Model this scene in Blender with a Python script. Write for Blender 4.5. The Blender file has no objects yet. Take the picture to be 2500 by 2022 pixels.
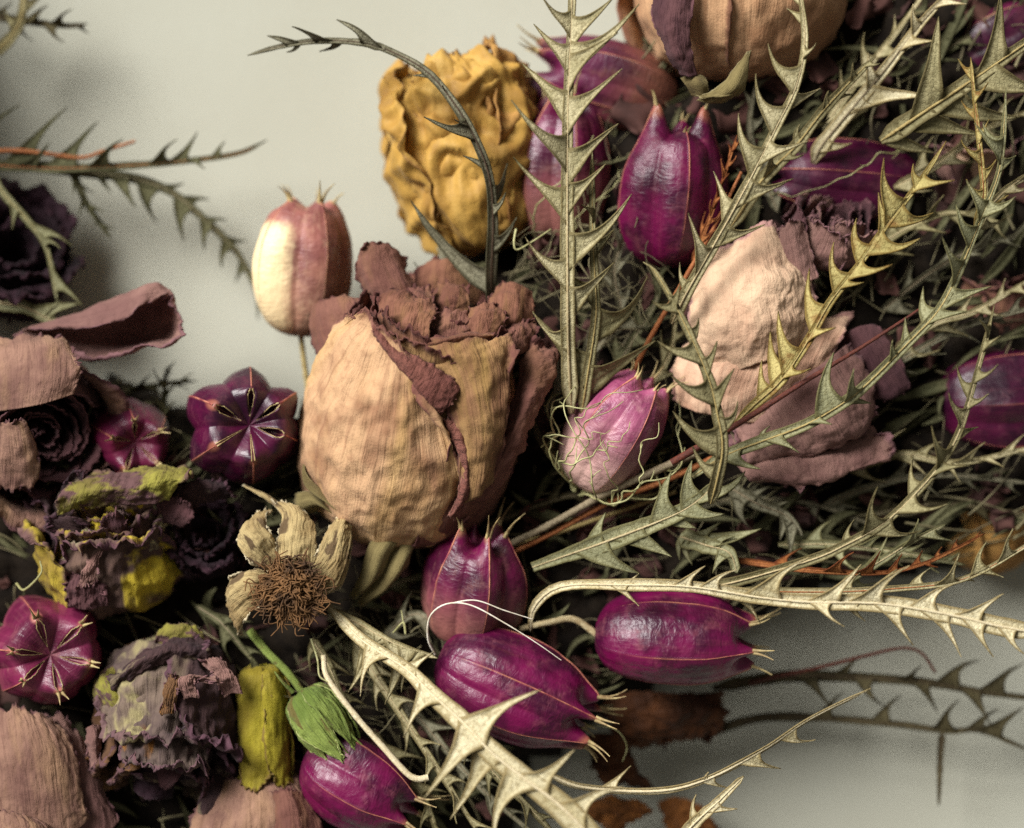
import bpy, math, random
import numpy as np

random.seed(7)
rng = np.random.default_rng(7)
sc = bpy.context.scene
COL = sc.collection

# ----------------------------------------------------------------- camera / world / light
U = 1e-4                      # one photo pixel at the reference plane = 0.1 mm
DPX = 5000.0                  # camera stands 0.5 m in front of the reference plane
cam_d = bpy.data.cameras.new('camera')
cam = bpy.data.objects.new('camera', cam_d)
COL.objects.link(cam)
cam.location = (0, -DPX * U, 0)
cam.rotation_euler = (math.radians(90), 0, 0)
cam_d.sensor_width = 36.0
cam_d.lens = 72.0
cam_d.clip_start = 0.01
cam_d.clip_end = 50.0
cam_d.dof.use_dof = True
cam_d.dof.focus_distance = (DPX - 170) * U
cam_d.dof.aperture_fstop = 4.0
sc.camera = cam

world = bpy.data.worlds.new('World')
sc.world = world
world.use_nodes = True
world.node_tree.nodes['Background'].inputs[0].default_value = (1.0, 0.95, 0.86, 1)
world.node_tree.nodes['Background'].inputs[1].default_value = 0.15

def area(name, loc, aim, size, power, color, spread=180):
    l = bpy.data.lights.new(name, 'AREA')
    l.shape = 'RECTANGLE'
    l.size, l.size_y = size
    l.energy = power
    l.color = color
    l.spread = math.radians(spread)
    o = bpy.data.objects.new(name, l)
    COL.objects.link(o)
    o.location = loc
    from mathutils import Vector
    v = Vector(aim) - Vector(loc)
    o.rotation_euler = v.to_track_quat('-Z', 'Y').to_euler()
    return o
# one window up on the left, in front of the wall
area('window_light', (-0.63, -0.78, 0.60), (0.10, 0.0, -0.025), (0.66, 0.72), 3.8, (1.0, 0.975, 0.94), spread=46)

sc.view_settings.view_transform = 'Standard'
sc.view_settings.look = 'None'
sc.view_settings.gamma = 1.0
sc.view_settings.exposure = 0.0
sc.view_settings.use_curve_mapping = False
sc.render.engine = 'CYCLES'
sc.cycles.use_denoising = False
sc.cycles.max_bounces = 5

# ----------------------------------------------------------------- maths helpers
def stk(arrs, axis=-1):
    return np.stack(np.broadcast_arrays(*arrs), axis)

def P(x, y, d=0.0):
    k = (DPX - d) / DPX
    return np.array([(x - 1250.0) * k * U, -d * U, (1011.0 - y) * k * U])

def PX(p):
    """world point(s) -> photo pixel + depth"""
    p = np.asarray(p)
    d = -p[..., 1] / U
    k = (DPX - d) / DPX
    return p[..., 0] / (k * U) + 1250.0, 1011.0 - p[..., 2] / (k * U), d

def nrm(v):
    v = np.asarray(v, float)
    return v / (np.linalg.norm(v, axis=-1, keepdims=True) + 1e-12)

_perm = rng.permutation(512)
_grad = nrm(rng.normal(size=(512, 3)))
def perlin(p):
    p = np.asarray(p, float)
    i = np.floor(p).astype(int)
    f = p - i
    w = f * f * f * (f * (f * 6 - 15) + 10)
    out = 0
    for dx in (0, 1):
        for dy in (0, 1):
            for dz in (0, 1):
                h = _perm[(_perm[(_perm[(i[..., 0] + dx) & 511] + i[..., 1] + dy) & 511] + i[..., 2] + dz) & 511]
                g = _grad[h]
                v = g[..., 0] * (f[..., 0] - dx) + g[..., 1] * (f[..., 1] - dy) + g[..., 2] * (f[..., 2] - dz)
                wx = w[..., 0] if dx else 1 - w[..., 0]
                wy = w[..., 1] if dy else 1 - w[..., 1]
                wz = w[..., 2] if dz else 1 - w[..., 2]
                out = out + v * wx * wy * wz
    return out * 1.6
def fbm(p, o=3):
    s, a = 0, 1.0
    for k in range(o):
        s = s + a * perlin(np.asarray(p) * (2.03 ** k) + 17.3 * k)
        a *= 0.5
    return s
def ridged(p, o=3):
    s, a = 0, 1.0
    for k in range(o):
        s = s + a * (1 - 2 * np.abs(perlin(np.asarray(p) * (2.03 ** k) + 9.1 * k)))
        a *= 0.5
    return s

_jit = rng.random((512, 3))
def worley(p):
    """distance to the nearest scattered point: sharp ridges like crushed paper"""
    p = np.asarray(p, float)
    i = np.floor(p).astype(int)
    best = np.full(p.shape[:-1], 9.0)
    for dx in (-1, 0, 1):
        for dy in (-1, 0, 1):
            for dz in (-1, 0, 1):
                c = i + np.array([dx, dy, dz])
                h = _perm[(_perm[(_perm[c[..., 0] & 511] + c[..., 1]) & 511] + c[..., 2]) & 511]
                best = np.minimum(best, np.linalg.norm(c + _jit[h] - p, axis=-1))
    return best

def catmull(pts, n):
    """smooth curve through pts, n samples (uniform in parameter)"""
    pts = np.asarray(pts, float)
    m = len(pts)
    if m == 2:
        t = np.linspace(0, 1, n).reshape((-1,) + (1,) * (pts.ndim - 1))
        return pts[0] * (1 - t) + pts[1] * t
    ext = np.concatenate([(2 * pts[0] - pts[1])[None], pts, (2 * pts[-1] - pts[-2])[None]])
    u = np.linspace(0, m - 1 - 1e-9, n)
    i = u.astype(int)
    f = (u - i)
    f = f.reshape((-1,) + (1,) * (pts.ndim - 1))
    a, b, c, d = ext[i], ext[i + 1], ext[i + 2], ext[i + 3]
    return 0.5 * (2 * b + (c - a) * f + (2 * a - 5 * b + 4 * c - d) * f ** 2 + (-a + 3 * b - 3 * c + d) * f ** 3)

def resample(C, n):
    s = np.r_[0, np.cumsum(np.linalg.norm(np.diff(C, axis=0), axis=1))]
    t = np.linspace(0, s[-1], n)
    return stk([np.interp(t, s, C[:, k]) for k in range(C.shape[1])], 1), s[-1]

def rotv(v, ax, a):
    ax = nrm(ax)
    c, s = np.cos(a), np.sin(a)
    if np.ndim(a):
        c, s = c[..., None], s[..., None]
    return v * c + np.cross(ax, v) * s + ax * np.sum(ax * v, -1, keepdims=True) * (1 - c)

def sstep(a, b, x):
    t = np.clip((x - a) / (b - a), 0, 1)
    return t * t * (3 - 2 * t)

# ----------------------------------------------------------------- object helpers
def thing(name, label, cat, loc, group=None):
    o = bpy.data.objects.new(name, None)
    COL.objects.link(o)
    o.empty_display_size = 0.01
    o.location = tuple(float(c) for c in loc)
    o['label'] = label
    o['category'] = cat
    if group:
        o['group'] = group
    return o

def mesh_obj(name, V, F, mat, parent=None, attrs=None, uv=None, solid=0.0, smooth=True, kind=None):
    V = np.asarray(V, float).reshape(-1, 3)
    if parent is not None:
        q, off = parent, np.zeros(3)
        while q is not None:
            off = off + np.array(q.location); q = q.parent
        V = V - off
        org = None
    else:
        org = V.mean(0)
        V = V - org
    me = bpy.data.meshes.new(name)
    if isinstance(F, np.ndarray) and F.ndim == 2:
        nf, k = F.shape
        me.vertices.add(len(V))
        me.vertices.foreach_set('co', V.astype(np.float32).ravel())
        me.loops.add(nf * k)
        me.loops.foreach_set('vertex_index', F.astype(np.int32).ravel())
        me.polygons.add(nf)
        me.polygons.foreach_set('loop_start', np.arange(0, nf * k, k, dtype=np.int32))
        me.update(calc_edges=True)
    else:
        me.from_pydata(V.tolist(), [], [list(map(int, f)) for f in F])
    if smooth:
        me.polygons.foreach_set('use_smooth', np.ones(len(me.polygons), dtype=bool))
    for nme, arr in (attrs or {}).items():
        a = me.attributes.new(nme, 'FLOAT', 'POINT')
        a.data.foreach_set('value', np.asarray(arr, np.float32).ravel())
    if uv is not None:
        a = me.attributes.new('st', 'FLOAT_VECTOR', 'POINT')
        w = np.zeros((len(V), 3), np.float32)
        w[:, :2] = np.asarray(uv).reshape(-1, 2)
        w[:, 2] = rng.random() * 10
        a.data.foreach_set('vector', w.ravel())
    me.materials.append(mat)
    o = bpy.data.objects.new(name, me)
    COL.objects.link(o)
    if parent is not None:
        o.parent = parent
    else:
        o.location = tuple(float(c) for c in org)
    if solid:
        m = o.modifiers.new('thickness', 'SOLIDIFY')
        m.thickness = solid * U
        m.offset = 0
    if kind:
        o['kind'] = kind
    return o

def tag(o, label=None, cat=None, group=None, kind=None):
    if label: o['label'] = label
    if cat: o['category'] = cat
    if group: o['group'] = group
    if kind: o['kind'] = kind
    return o

def gridF(nu, nv, closed=False):
    i = np.arange(nu - 1)[:, None]
    j = np.arange(nv if closed else nv - 1)[None, :]
    j2 = (j + 1) % nv
    a = i * nv + j
    b = i * nv + j2
    return stk([a, b, b + nv, a + nv], -1).reshape(-1, 4)

def tubeVF(C, r, sides=6, squash=None):
    C = np.asarray(C, float)
    n = len(C)
    r = np.broadcast_to(np.asarray(r, float), (n,))
    T = nrm(np.gradient(C, axis=0))
    ref = np.array([0, -1.0, 0])
    N = ref - np.sum(T * ref, 1, keepdims=True) * T
    bad = np.linalg.norm(N, axis=1) < 0.15
    if bad.any():
        alt = np.array([0.3, 0, 1.0])
        N[bad] = alt - np.sum(T[bad] * alt, 1, keepdims=True) * T[bad]
    N = nrm(N)
    B = np.cross(T, N)
    th = np.linspace(0, 2 * np.pi, sides, endpoint=False)
    V = C[:, None] + r[:, None, None] * (np.cos(th)[None, :, None] * N[:, None] + np.sin(th)[None, :, None] * B[:, None])
    F = gridF(n, sides, True)
    return V.reshape(-1, 3), F

class Bag:
    """collects quads for one mesh"""
    def __init__(s):
        s.V, s.F, s.n, s.A = [], [], 0, {}
    def add(s, V, F, **attrs):
        V = np.asarray(V).reshape(-1, 3)
        s.V.append(V); s.F.append(np.asarray(F) + s.n); s.n += len(V)
        for k, a in attrs.items():
            s.A.setdefault(k, []).append(np.broadcast_to(np.asarray(a, float), (len(V),)))
    def build(s, name, mat, parent=None, **kw):
        A = {k: np.concatenate(v) for k, v in s.A.items()}
        return mesh_obj(name, np.concatenate(s.V), np.concatenate(s.F), mat, parent, A, **kw)

# ----------------------------------------------------------------- material helpers
def lin(r, g, b):
    f = lambda c: (c / 255 / 12.92) if c / 255 <= 0.04045 else ((c / 255 + 0.055) / 1.055) ** 2.4
    return (f(r), f(g), f(b), 1.0)

class Nt:
    def __init__(s, name):
        s.m = bpy.data.materials.new(name)
        s.m.use_nodes = True
        s.t = s.m.node_tree
        s.t.nodes.clear()
        s.out = s.t.nodes.new('ShaderNodeOutputMaterial')
    def n(s, typ, inputs=None, **props):
        x = s.t.nodes.new(typ)
        for k, v in props.items():
            setattr(x, k, v)
        for k, v in (inputs or {}).items():
            s.set(x.inputs[k], v)
        return x
    def set(s, sock, v):
        if isinstance(v, bpy.types.NodeSocket):
            s.t.links.new(v, sock)
        else:
            sock.default_value = v
    def attr(s, name, vec=False):
        a = s.n('ShaderNodeAttribute', attribute_name=name)
        return a.outputs['Vector' if vec else 'Fac']
    def obj(s, scale=(1, 1, 1)):
        tc = s.n('ShaderNodeTexCoord')
        mp = s.n('ShaderNodeMapping', {'Vector': tc.outputs['Object'], 'Scale': tuple(c / U for c in scale)})
        return mp.outputs[0]
    def st(s, scale=(1, 1, 1)):
        mp = s.n('ShaderNodeMapping', {'Vector': s.attr('st', True), 'Scale': scale})
        return mp.outputs[0]
    def noise(s, vec, scale=1.0, detail=3.0, rough=0.55, dist=0.0):
        x = s.n('ShaderNodeTexNoise', {'Vector': vec, 'Scale': scale, 'Detail': detail, 'Roughness': rough, 'Distortion': dist})
        return x.outputs['Fac']
    def ramp(s, fac, a, b):
        x = s.n('ShaderNodeMapRange', {'Value': fac, 'From Min': a, 'From Max': b}, interpolation_type='SMOOTHSTEP')
        return x.outputs[0]
    def mix(s, fac, a, b):
        x = s.n('ShaderNodeMix', data_type='RGBA')
        s.set(x.inputs[0], fac); s.set(x.inputs[6], a); s.set(x.inputs[7], b)
        return x.outputs[2]
    def math(s, op, a, b=0.0):
        x = s.n('ShaderNodeMath', operation=op)
        s.set(x.inputs[0], a); s.set(x.inputs[1], b)
        return x.outputs[0]
    def bump(s, h, strength, dist):
        x = s.n('ShaderNodeBump', {'Height': h, 'Strength': strength, 'Distance': dist * U})
        return x.outputs[0]
    def finish(s, col, rough=0.7, normal=None, spec=0.35, transl=0.0, coat=0.0, sheen=0.0):
        b = s.n('ShaderNodeBsdfPrincipled')
        s.set(b.inputs['Base Color'], col)
        s.set(b.inputs['Roughness'], rough)
        s.set(b.inputs['Specular IOR Level'], spec)
        if coat:
            b.inputs['Coat Weight'].default_value = coat
            b.inputs['Coat Roughness'].default_value = 0.3
        if sheen:
            b.inputs['Sheen Weight'].default_value = sheen
        if normal is not None:
            s.set(b.inputs['Normal'], normal)
        sh = b.outputs[0]
        if transl:
            t = s.n('ShaderNodeBsdfTranslucent')
            s.set(t.inputs['Color'], col)
            mx = s.n('ShaderNodeMixShader', {0: transl})
            s.t.links.new(sh, mx.inputs[1]); s.t.links.new(t.outputs[0], mx.inputs[2])
            sh = mx.outputs[0]
        s.t.links.new(sh, s.out.inputs['Surface'])
        return s.m

def leaf_mat(name, base, base2, rim, rough=0.55, transl=0.12, brown=None):
    k = Nt(name)
    o = k.obj()
    n1 = k.noise(o, 0.012, 3)
    n2 = k.noise(o, 0.09, 4, 0.65)
    c = k.mix(k.ramp(n1, 0.35, 0.68), base, base2)
    c = k.mix(k.math('MULTIPLY', k.ramp(n2, 0.46, 0.66), 0.6), c, rim)
    n5 = k.noise(o, 0.25, 3, 0.7)
    c = k.mix(k.math('MULTIPLY', k.ramp(n5, 0.56, 0.72), 0.5), c, rim)
    if brown:
        n3 = k.noise(o, 0.02, 2)
        c = k.mix(k.math('MULTIPLY', k.ramp(n3, 0.52, 0.7), 0.7), c, brown)
    c = k.mix(k.math('MULTIPLY', k.ramp(k.attr('rim'), 0.62, 0.92), 0.85), c, rim)
    vo = k.n('ShaderNodeTexVoronoi', {'Vector': o, 'Scale': 0.11}, feature='DISTANCE_TO_EDGE').outputs['Distance']
    h = k.math('ADD', k.math('MULTIPLY', k.ramp(vo, 0.0, 0.12), 0.5), n2)
    return k.finish(c, rough + 0.12, k.bump(h, 0.55, 4.0), 0.13, transl)

def petal_mat(name, base, blotch, rim, streak=None, rough=0.8, rim0=0.72, rim1=0.92, transl=0.2, blotch_amt=0.8, bump=0.6, patch=None, patch_scale=2.2, vein=1.0):
    k = Nt(name)
    o = k.obj()
    st = k.st()
    dark0 = tuple(0.45 * blotch[i] + 0.05 * rim[i] for i in range(3)) + (1.0,)
    big = k.noise(o, 0.006, 3, 0.6)
    mid = k.noise(o, 0.03, 4, 0.65)
    fine = k.noise(o, 0.16, 4, 0.7)
    veins = k.noise(k.st((20, 2.0, 1)), 1.0, 5, 0.65, 0.8)
    c = k.mix(k.math('MULTIPLY', k.ramp(big, 0.42, 0.66), blotch_amt), base, blotch)
    c = k.mix(k.math('MULTIPLY', k.ramp(mid, 0.5, 0.75), 0.55 * blotch_amt), c, blotch)
    c = k.mix(k.math('MULTIPLY', k.ramp(veins, 0.50, 0.66), 0.55 * vein), c, blotch)
    vf = k.noise(k.st((70, 4.0, 1)), 1.0, 4, 0.7, 0.8)
    c = k.mix(k.math('MULTIPLY', k.ramp(vf, 0.54, 0.72), 0.18 * vein), c, dark0)
    if streak:
        s2 = k.noise(k.st((5.0, 1.4, 1)), 1.0, 3, 0.6, 0.4)
        c = k.mix(k.math('MULTIPLY', k.ramp(s2, 0.42, 0.75), 0.5), c, streak)
    if patch:
        for i, (pc, lo) in enumerate(patch):
            s3 = k.noise(k.n('ShaderNodeMapping', {'Vector': k.attr('st', True), 'Scale': (patch_scale, patch_scale * 0.8, 1), 'Location': (3.7 * i, 1.3 * i, 0)}).outputs[0], 1.0, 4, 0.6, 0.6)
            c = k.mix(k.ramp(s3, lo, lo + 0.07), c, pc)
    rn = k.math('ADD', k.attr('rim'), k.math('MULTIPLY', k.math('SUBTRACT', mid, 0.5), 0.45))
    c = k.mix(k.math('MULTIPLY', k.ramp(rn, rim0, rim1), 0.9), c, rim)
    dark = k.mix(0.6, rim, (0.02, 0.01, 0.01, 1))
    c = k.mix(k.math('MULTIPLY', k.ramp(fine, 0.56, 0.76), 0.42), c, dark)
    h = k.math('ADD', k.math('ADD', k.math('MULTIPLY', veins, 1.5 * vein), k.math('MULTIPLY', vf, 0.2 * vein)), k.math('ADD', k.math('MULTIPLY', fine, 0.3), k.math('MULTIPLY', mid, 0.6)))
    return k.finish(c, rough, k.bump(h, bump, 10.0), 0.2, transl, sheen=0.05)

def pod_mat(name, base, dark, tan, top, base_tan=0.0, panel=None, rough=0.36, wr=0.35):
    k = Nt(name)
    o = k.obj()
    n1 = k.noise(o, 0.010, 3)
    n2 = k.noise(o, 0.05, 4, 0.65)
    stn = k.noise(k.st((60, 4, 1)), 1.0, 3, 0.6)
    u = k.attr('u')
    c = k.mix(k.ramp(n1, 0.38, 0.66), base, dark)
    c = k.mix(k.math('MULTIPLY', k.ramp(stn, 0.5, 0.72), 0.10), c, tan)
    if panel:
        pn = k.math('ADD', k.attr('panel'), k.math('ADD', k.math('MULTIPLY', k.math('SUBTRACT', n2, 0.5), 0.6), k.math('MULTIPLY', k.math('SUBTRACT', stn, 0.5), 0.5)))
        c = k.mix(k.math('MULTIPLY', k.ramp(pn, 0.15, 0.95), 0.95), c, panel)
    bt = k.math('ADD', u, k.math('MULTIPLY', k.math('SUBTRACT', n1, 0.5), 0.6))
    if base_tan:
        c = k.mix(k.math('MULTIPLY', k.ramp(bt, 0.75, 0.12), base_tan), c, tan)
    c = k.mix(k.math('MULTIPLY', k.ramp(k.attr('beak'), 0.55, 1.0), 0.85), c, top)
    c = k.mix(k.math('MULTIPLY', k.ramp(k.attr('crest'), 0.35, 0.95), 0.35), c, top)
    c = k.mix(k.math('MULTIPLY', k.ramp(n2, 0.62, 0.8), 0.35), c, dark)
    w = k.n('ShaderNodeTexNoise', {'Vector': k.st((16, 30, 1)), 'Scale': 1.0, 'Detail': 3.0, 'Distortion': 1.4}).outputs['Fac']
    msk = k.ramp(n1, 0.3, 0.6)
    h = k.math('ADD', k.math('MULTIPLY', k.math('MULTIPLY', w, msk), 1.3), k.math('ADD', k.math('MULTIPLY', n2, 0.8), k.math('MULTIPLY', stn, 0.4)))
    n4 = k.noise(o, 0.022, 4, 0.7)
    c = k.mix(k.math('MULTIPLY', k.ramp(n4, 0.5, 0.75), 0.28), c, tan)
    n6 = k.noise(o, 0.13, 3, 0.6)
    c = k.mix(k.math('MULTIPLY', k.ramp(n6, 0.64, 0.74), 0.45), c, (0.06, 0.02, 0.02, 1))
    rg = k.math('ADD', rough - 0.09, k.math('ADD', k.math('MULTIPLY', n2, 0.2), k.math('MULTIPLY', k.ramp(n4, 0.45, 0.7), 0.22)))
    return k.finish(c, rg, k.bump(h, wr, 7.0), 0.5, 0.0, coat=0.0)

def plain_mat(name, a, b, rough=0.7, scale=0.04, spec=0.3, bump=0.3, transl=0.0):
    k = Nt(name)
    o = k.obj()
    n = k.noise(o, scale, 4, 0.6)
    n2 = k.noise(o, scale * 6, 3, 0.6)
    c = k.mix(k.ramp(n, 0.35, 0.68), a, b)
    return k.finish(c, rough, k.bump(k.math('ADD', n, n2), bump, 4.0), spec, transl)

def stem_mat(name, a, b):
    k = Nt(name)
    st = k.st((9, 7, 1))
    n = k.noise(st, 1.0, 4, 0.65)
    o = k.obj()
    n2 = k.noise(o, 0.03, 3)
    c = k.mix(k.ramp(n, 0.35, 0.65), a, b)
    c = k.mix(k.math('MULTIPLY', k.ramp(n2, 0.5, 0.7), 0.5), c, b)
    return k.finish(c, 0.6, k.bump(n, 0.5, 4.0), 0.35)
# ----------------------------------------------------------------- materials
M = {}
M['leaf_pale'] = leaf_mat('leaf_pale', lin(196, 186, 148), lin(160, 152, 114), lin(112, 100, 64))
M['leaf_cream'] = leaf_mat('leaf_cream', lin(222, 212, 176), lin(192, 180, 140), lin(138, 120, 78), 0.45)
M['leaf_olive'] = leaf_mat('leaf_olive', lin(158, 150, 112), lin(126, 120, 86), lin(88, 78, 48))
M['leaf_green'] = leaf_mat('leaf_green', lin(160, 158, 122), lin(134, 134, 102), lin(100, 95, 60))
M['leaf_grey'] = leaf_mat('leaf_grey', lin(150, 146, 122), lin(112, 108, 88), lin(70, 66, 46))
M['leaf_yellow'] = leaf_mat('leaf_yellow', lin(190, 176, 116), lin(156, 144, 90), lin(116, 94, 46), brown=lin(120, 66, 24))
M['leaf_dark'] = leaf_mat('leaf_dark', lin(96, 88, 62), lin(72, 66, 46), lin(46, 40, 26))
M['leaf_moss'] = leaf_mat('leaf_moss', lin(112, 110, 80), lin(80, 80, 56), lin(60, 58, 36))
M['leaf_rust'] = leaf_mat('leaf_rust', lin(168, 112, 66), lin(138, 82, 44), lin(92, 46, 24))
M['rib_pale'] = stem_mat('rib_pale', lin(208, 194, 154), lin(156, 134, 94))
M['rib_cream'] = stem_mat('rib_cream', lin(232, 221, 188), lin(194, 176, 136))
M['rib_olive'] = stem_mat('rib_olive', lin(186, 168, 112), lin(140, 118, 70))
M['rib_grey'] = stem_mat('rib_grey', lin(160, 146, 118), lin(110, 96, 74))
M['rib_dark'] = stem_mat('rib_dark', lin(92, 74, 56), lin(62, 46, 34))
M['rib_red'] = stem_mat('rib_red', lin(104, 52, 36), lin(66, 30, 26))
M['rib_rust'] = stem_mat('rib_rust', lin(176, 112, 66), lin(128, 70, 36))
M['thread'] = plain_mat('thread', lin(178, 176, 128), lin(138, 134, 88), 0.5, 0.03)
M['thread_white'] = plain_mat('thread_white', lin(236, 230, 216), lin(204, 192, 170), 0.5, 0.03)
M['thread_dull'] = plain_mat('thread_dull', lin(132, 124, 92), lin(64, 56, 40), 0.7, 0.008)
M['suture'] = plain_mat('suture', lin(196, 132, 104), lin(146, 66, 76), 0.5, 0.03)
M['suture_dark'] = plain_mat('suture_dark', lin(186, 120, 98), lin(130, 56, 66), 0.5, 0.03)
M['horn'] = plain_mat('horn', lin(188, 170, 120), lin(122, 98, 66), 0.5, 0.04)
M['horn_dark'] = plain_mat('horn_dark', lin(150, 112, 86), lin(96, 62, 52), 0.5, 0.04)

TAN, MAG = lin(196, 132, 112), lin(150, 18, 104)
M['pod'] = pod_mat('pod_magenta', lin(108, 10, 66), lin(60, 7, 40), lin(160, 84, 92), lin(180, 112, 84))
M['pod_deep'] = pod_mat('pod_deep_purple', lin(76, 9, 48), lin(42, 6, 31), lin(130, 60, 74), lin(150, 90, 72), wr=0.15)
M['pod_tan'] = pod_mat('pod_tan_based', lin(102, 13, 62), lin(64, 10, 40), lin(164, 112, 98), lin(170, 122, 88), base_tan=0.7)
M['pod_pink'] = pod_mat('pod_pink', lin(156, 78, 112), lin(124, 50, 84), lin(214, 176, 164), lin(196, 120, 116), base_tan=0.9, wr=0.5, rough=0.4)
M['pod_rose'] = pod_mat('pod_rose', lin(124, 40, 76), lin(90, 24, 54), lin(170, 108, 104), lin(190, 120, 104), base_tan=0.5, wr=0.25)
M['pod_pale'] = pod_mat('pod_pale', lin(156, 96, 86), lin(116, 62, 60), lin(222, 190, 150), lin(214, 168, 120), base_tan=0.25, panel=lin(246, 224, 174), rough=0.5)  # panel: cream pigment plus the lit side's highlight put into the colour
M['pod_wine'] = pod_mat('pod_wine', lin(104, 26, 60), lin(64, 14, 40), lin(150, 86, 76), lin(150, 92, 70))
M['pod_brown'] = pod_mat('pod_brown_end', lin(92, 14, 60), lin(60, 10, 42), lin(134, 92, 56), lin(160, 108, 76), base_tan=0.6, rough=0.45)

M['petal_hero'] = petal_mat('petal_peach', lin(212, 172, 132), lin(148, 104, 78), lin(122, 76, 70), streak=lin(228, 190, 122), blotch_amt=0.9, bump=0.6)
M['petal_lip'] = petal_mat('petal_lip_mauve', lin(140, 90, 78), lin(112, 66, 60), lin(158, 110, 96), streak=lin(126, 78, 66), bump=0.9, rim0=0.8)
M['petal_hero_in'] = petal_mat('petal_brown_mauve', lin(146, 100, 80), lin(108, 68, 56), lin(98, 58, 54), streak=lin(138, 106, 64), rim0=0.6)
M['petal_hero_curl'] = petal_mat('petal_mauve_curl', lin(142, 98, 84), lin(112, 72, 64), lin(96, 58, 56), streak=lin(156, 116, 82))
M['petal_hero_mid'] = petal_mat('petal_mustard', lin(176, 138, 94), lin(122, 82, 62), lin(112, 68, 64), streak=lin(168, 140, 74), rim0=0.55)
M['petal_pale'] = petal_mat('petal_pale_pink', lin(224, 192, 160), lin(188, 146, 120), lin(186, 140, 136), blotch_amt=0.5, bump=0.75, vein=0.5)
M['petal_peach'] = petal_mat('petal_warm_peach', lin(226, 190, 160), lin(190, 146, 120), lin(160, 118, 112))
M['petal_mauve'] = petal_mat('petal_mauve', lin(160, 122, 112), lin(122, 86, 82), lin(134, 96, 100))
M['petal_dusk'] = petal_mat('petal_dusk', lin(104, 70, 72), lin(74, 46, 52), lin(120, 82, 86))
M['petal_top'] = petal_mat('petal_golden_tan', lin(206, 164, 124), lin(164, 118, 84), lin(140, 96, 76))
M['petal_left'] = petal_mat('petal_left_tan', lin(166, 128, 110), lin(116, 82, 74), lin(100, 66, 70), streak=lin(186, 150, 112))
M['petal_black'] = petal_mat('petal_blackened', lin(52, 30, 40), lin(30, 18, 24), lin(66, 40, 50), rough=0.7)
M['petal_yellow'] = petal_mat('petal_yellow', lin(200, 158, 78), lin(152, 110, 52), lin(138, 98, 54), streak=lin(218, 184, 108), vein=0.2, bump=0.5, rough=0.5, rim0=0.85, rim1=1.05)
M['petal_ochre'] = petal_mat('petal_ochre', lin(196, 150, 84), lin(140, 98, 52), lin(150, 106, 60), vein=0.3, rim0=0.85, rim1=1.05)
M['petal_rot'] = petal_mat('petal_rot', lin(126, 100, 86), lin(80, 60, 60), lin(110, 74, 86), patch=[(lin(214, 190, 62), 0.50), (lin(206, 204, 160), 0.57)], patch_scale=1.6)
M['petal_rot_yellow'] = petal_mat('petal_rot_yellow', lin(190, 168, 62), lin(130, 102, 54), lin(112, 78, 88), patch=[(lin(124, 96, 78), 0.5)], patch_scale=1.3, rim0=0.6)
M['petal_rot_pale'] = petal_mat('petal_rot_pale', lin(206, 196, 150), lin(140, 112, 84), lin(128, 92, 108), patch=[(lin(120, 88, 70), 0.56)], patch_scale=1.6)
M['petal_rot_dark'] = petal_mat('petal_rot_dark', lin(84, 62, 62), lin(46, 34, 40), lin(104, 72, 84), patch=[(lin(134, 118, 96), 0.56)], patch_scale=1.8)
M['petal_rot_grey'] = petal_mat('petal_rot_grey', lin(132, 114, 100), lin(84, 68, 70), lin(116, 84, 92), patch=[(lin(172, 160, 116), 0.54), (lin(170, 116, 60), 0.64)], patch_scale=2.0)
M['petal_rot_brown'] = petal_mat('petal_rot_brown', lin(126, 92, 62), lin(82, 58, 48), lin(112, 80, 84), patch=[(lin(168, 118, 62), 0.55)], patch_scale=1.6)
M['petal_rot_lime'] = petal_mat('petal_rot_lime', lin(160, 154, 70), lin(112, 96, 58), lin(112, 80, 80), rim0=0.55, patch=[(lin(110, 80, 80), 0.5)], patch_scale=1.5)
M['petal_straw'] = petal_mat('petal_straw', lin(206, 184, 132), lin(150, 124, 82), lin(216, 202, 168), blotch_amt=1.0, patch=[(lin(112, 92, 66), 0.52)])
M['petal_amber'] = petal_mat('petal_amber', lin(176, 124, 66), lin(120, 80, 54), lin(104, 74, 68), rim0=0.4)
M['petal_rust'] = petal_mat('petal_rust', lin(104, 62, 32), lin(66, 38, 22), lin(70, 38, 20), blotch_amt=1.0, rough=0.6)
M['petal_orange'] = petal_mat('petal_orange', lin(146, 92, 42), lin(100, 60, 28), lin(96, 52, 22), blotch_amt=0.9)
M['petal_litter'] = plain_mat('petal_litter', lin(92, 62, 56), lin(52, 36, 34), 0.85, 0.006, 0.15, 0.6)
M['sepal'] = petal_mat('sepal', lin(142, 128, 84), lin(100, 86, 54), lin(160, 148, 108), vein=1.0)
M['bud_yellow'] = petal_mat('bud_yellow', lin(186, 172, 56), lin(136, 118, 40), lin(130, 104, 56), rough=0.5, vein=0.5, patch=[(lin(116, 92, 34), 0.6)])
M['bud_green'] = petal_mat('bud_green', lin(150, 168, 84), lin(108, 128, 56), lin(176, 184, 116), rough=0.6, vein=1.0, transl=0.2, blotch_amt=1.0, patch=[(lin(116, 106, 58), 0.57)])
M['stamen'] = plain_mat('stamen', lin(120, 86, 52), lin(62, 44, 30), 0.8, 0.02)
M['core'] = plain_mat('gap_shade', lin(34, 28, 22), lin(22, 18, 15), 0.95, 0.02, 0.1, 0.8)  # near black: the shade of the gaps is put into the core's colour

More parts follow.
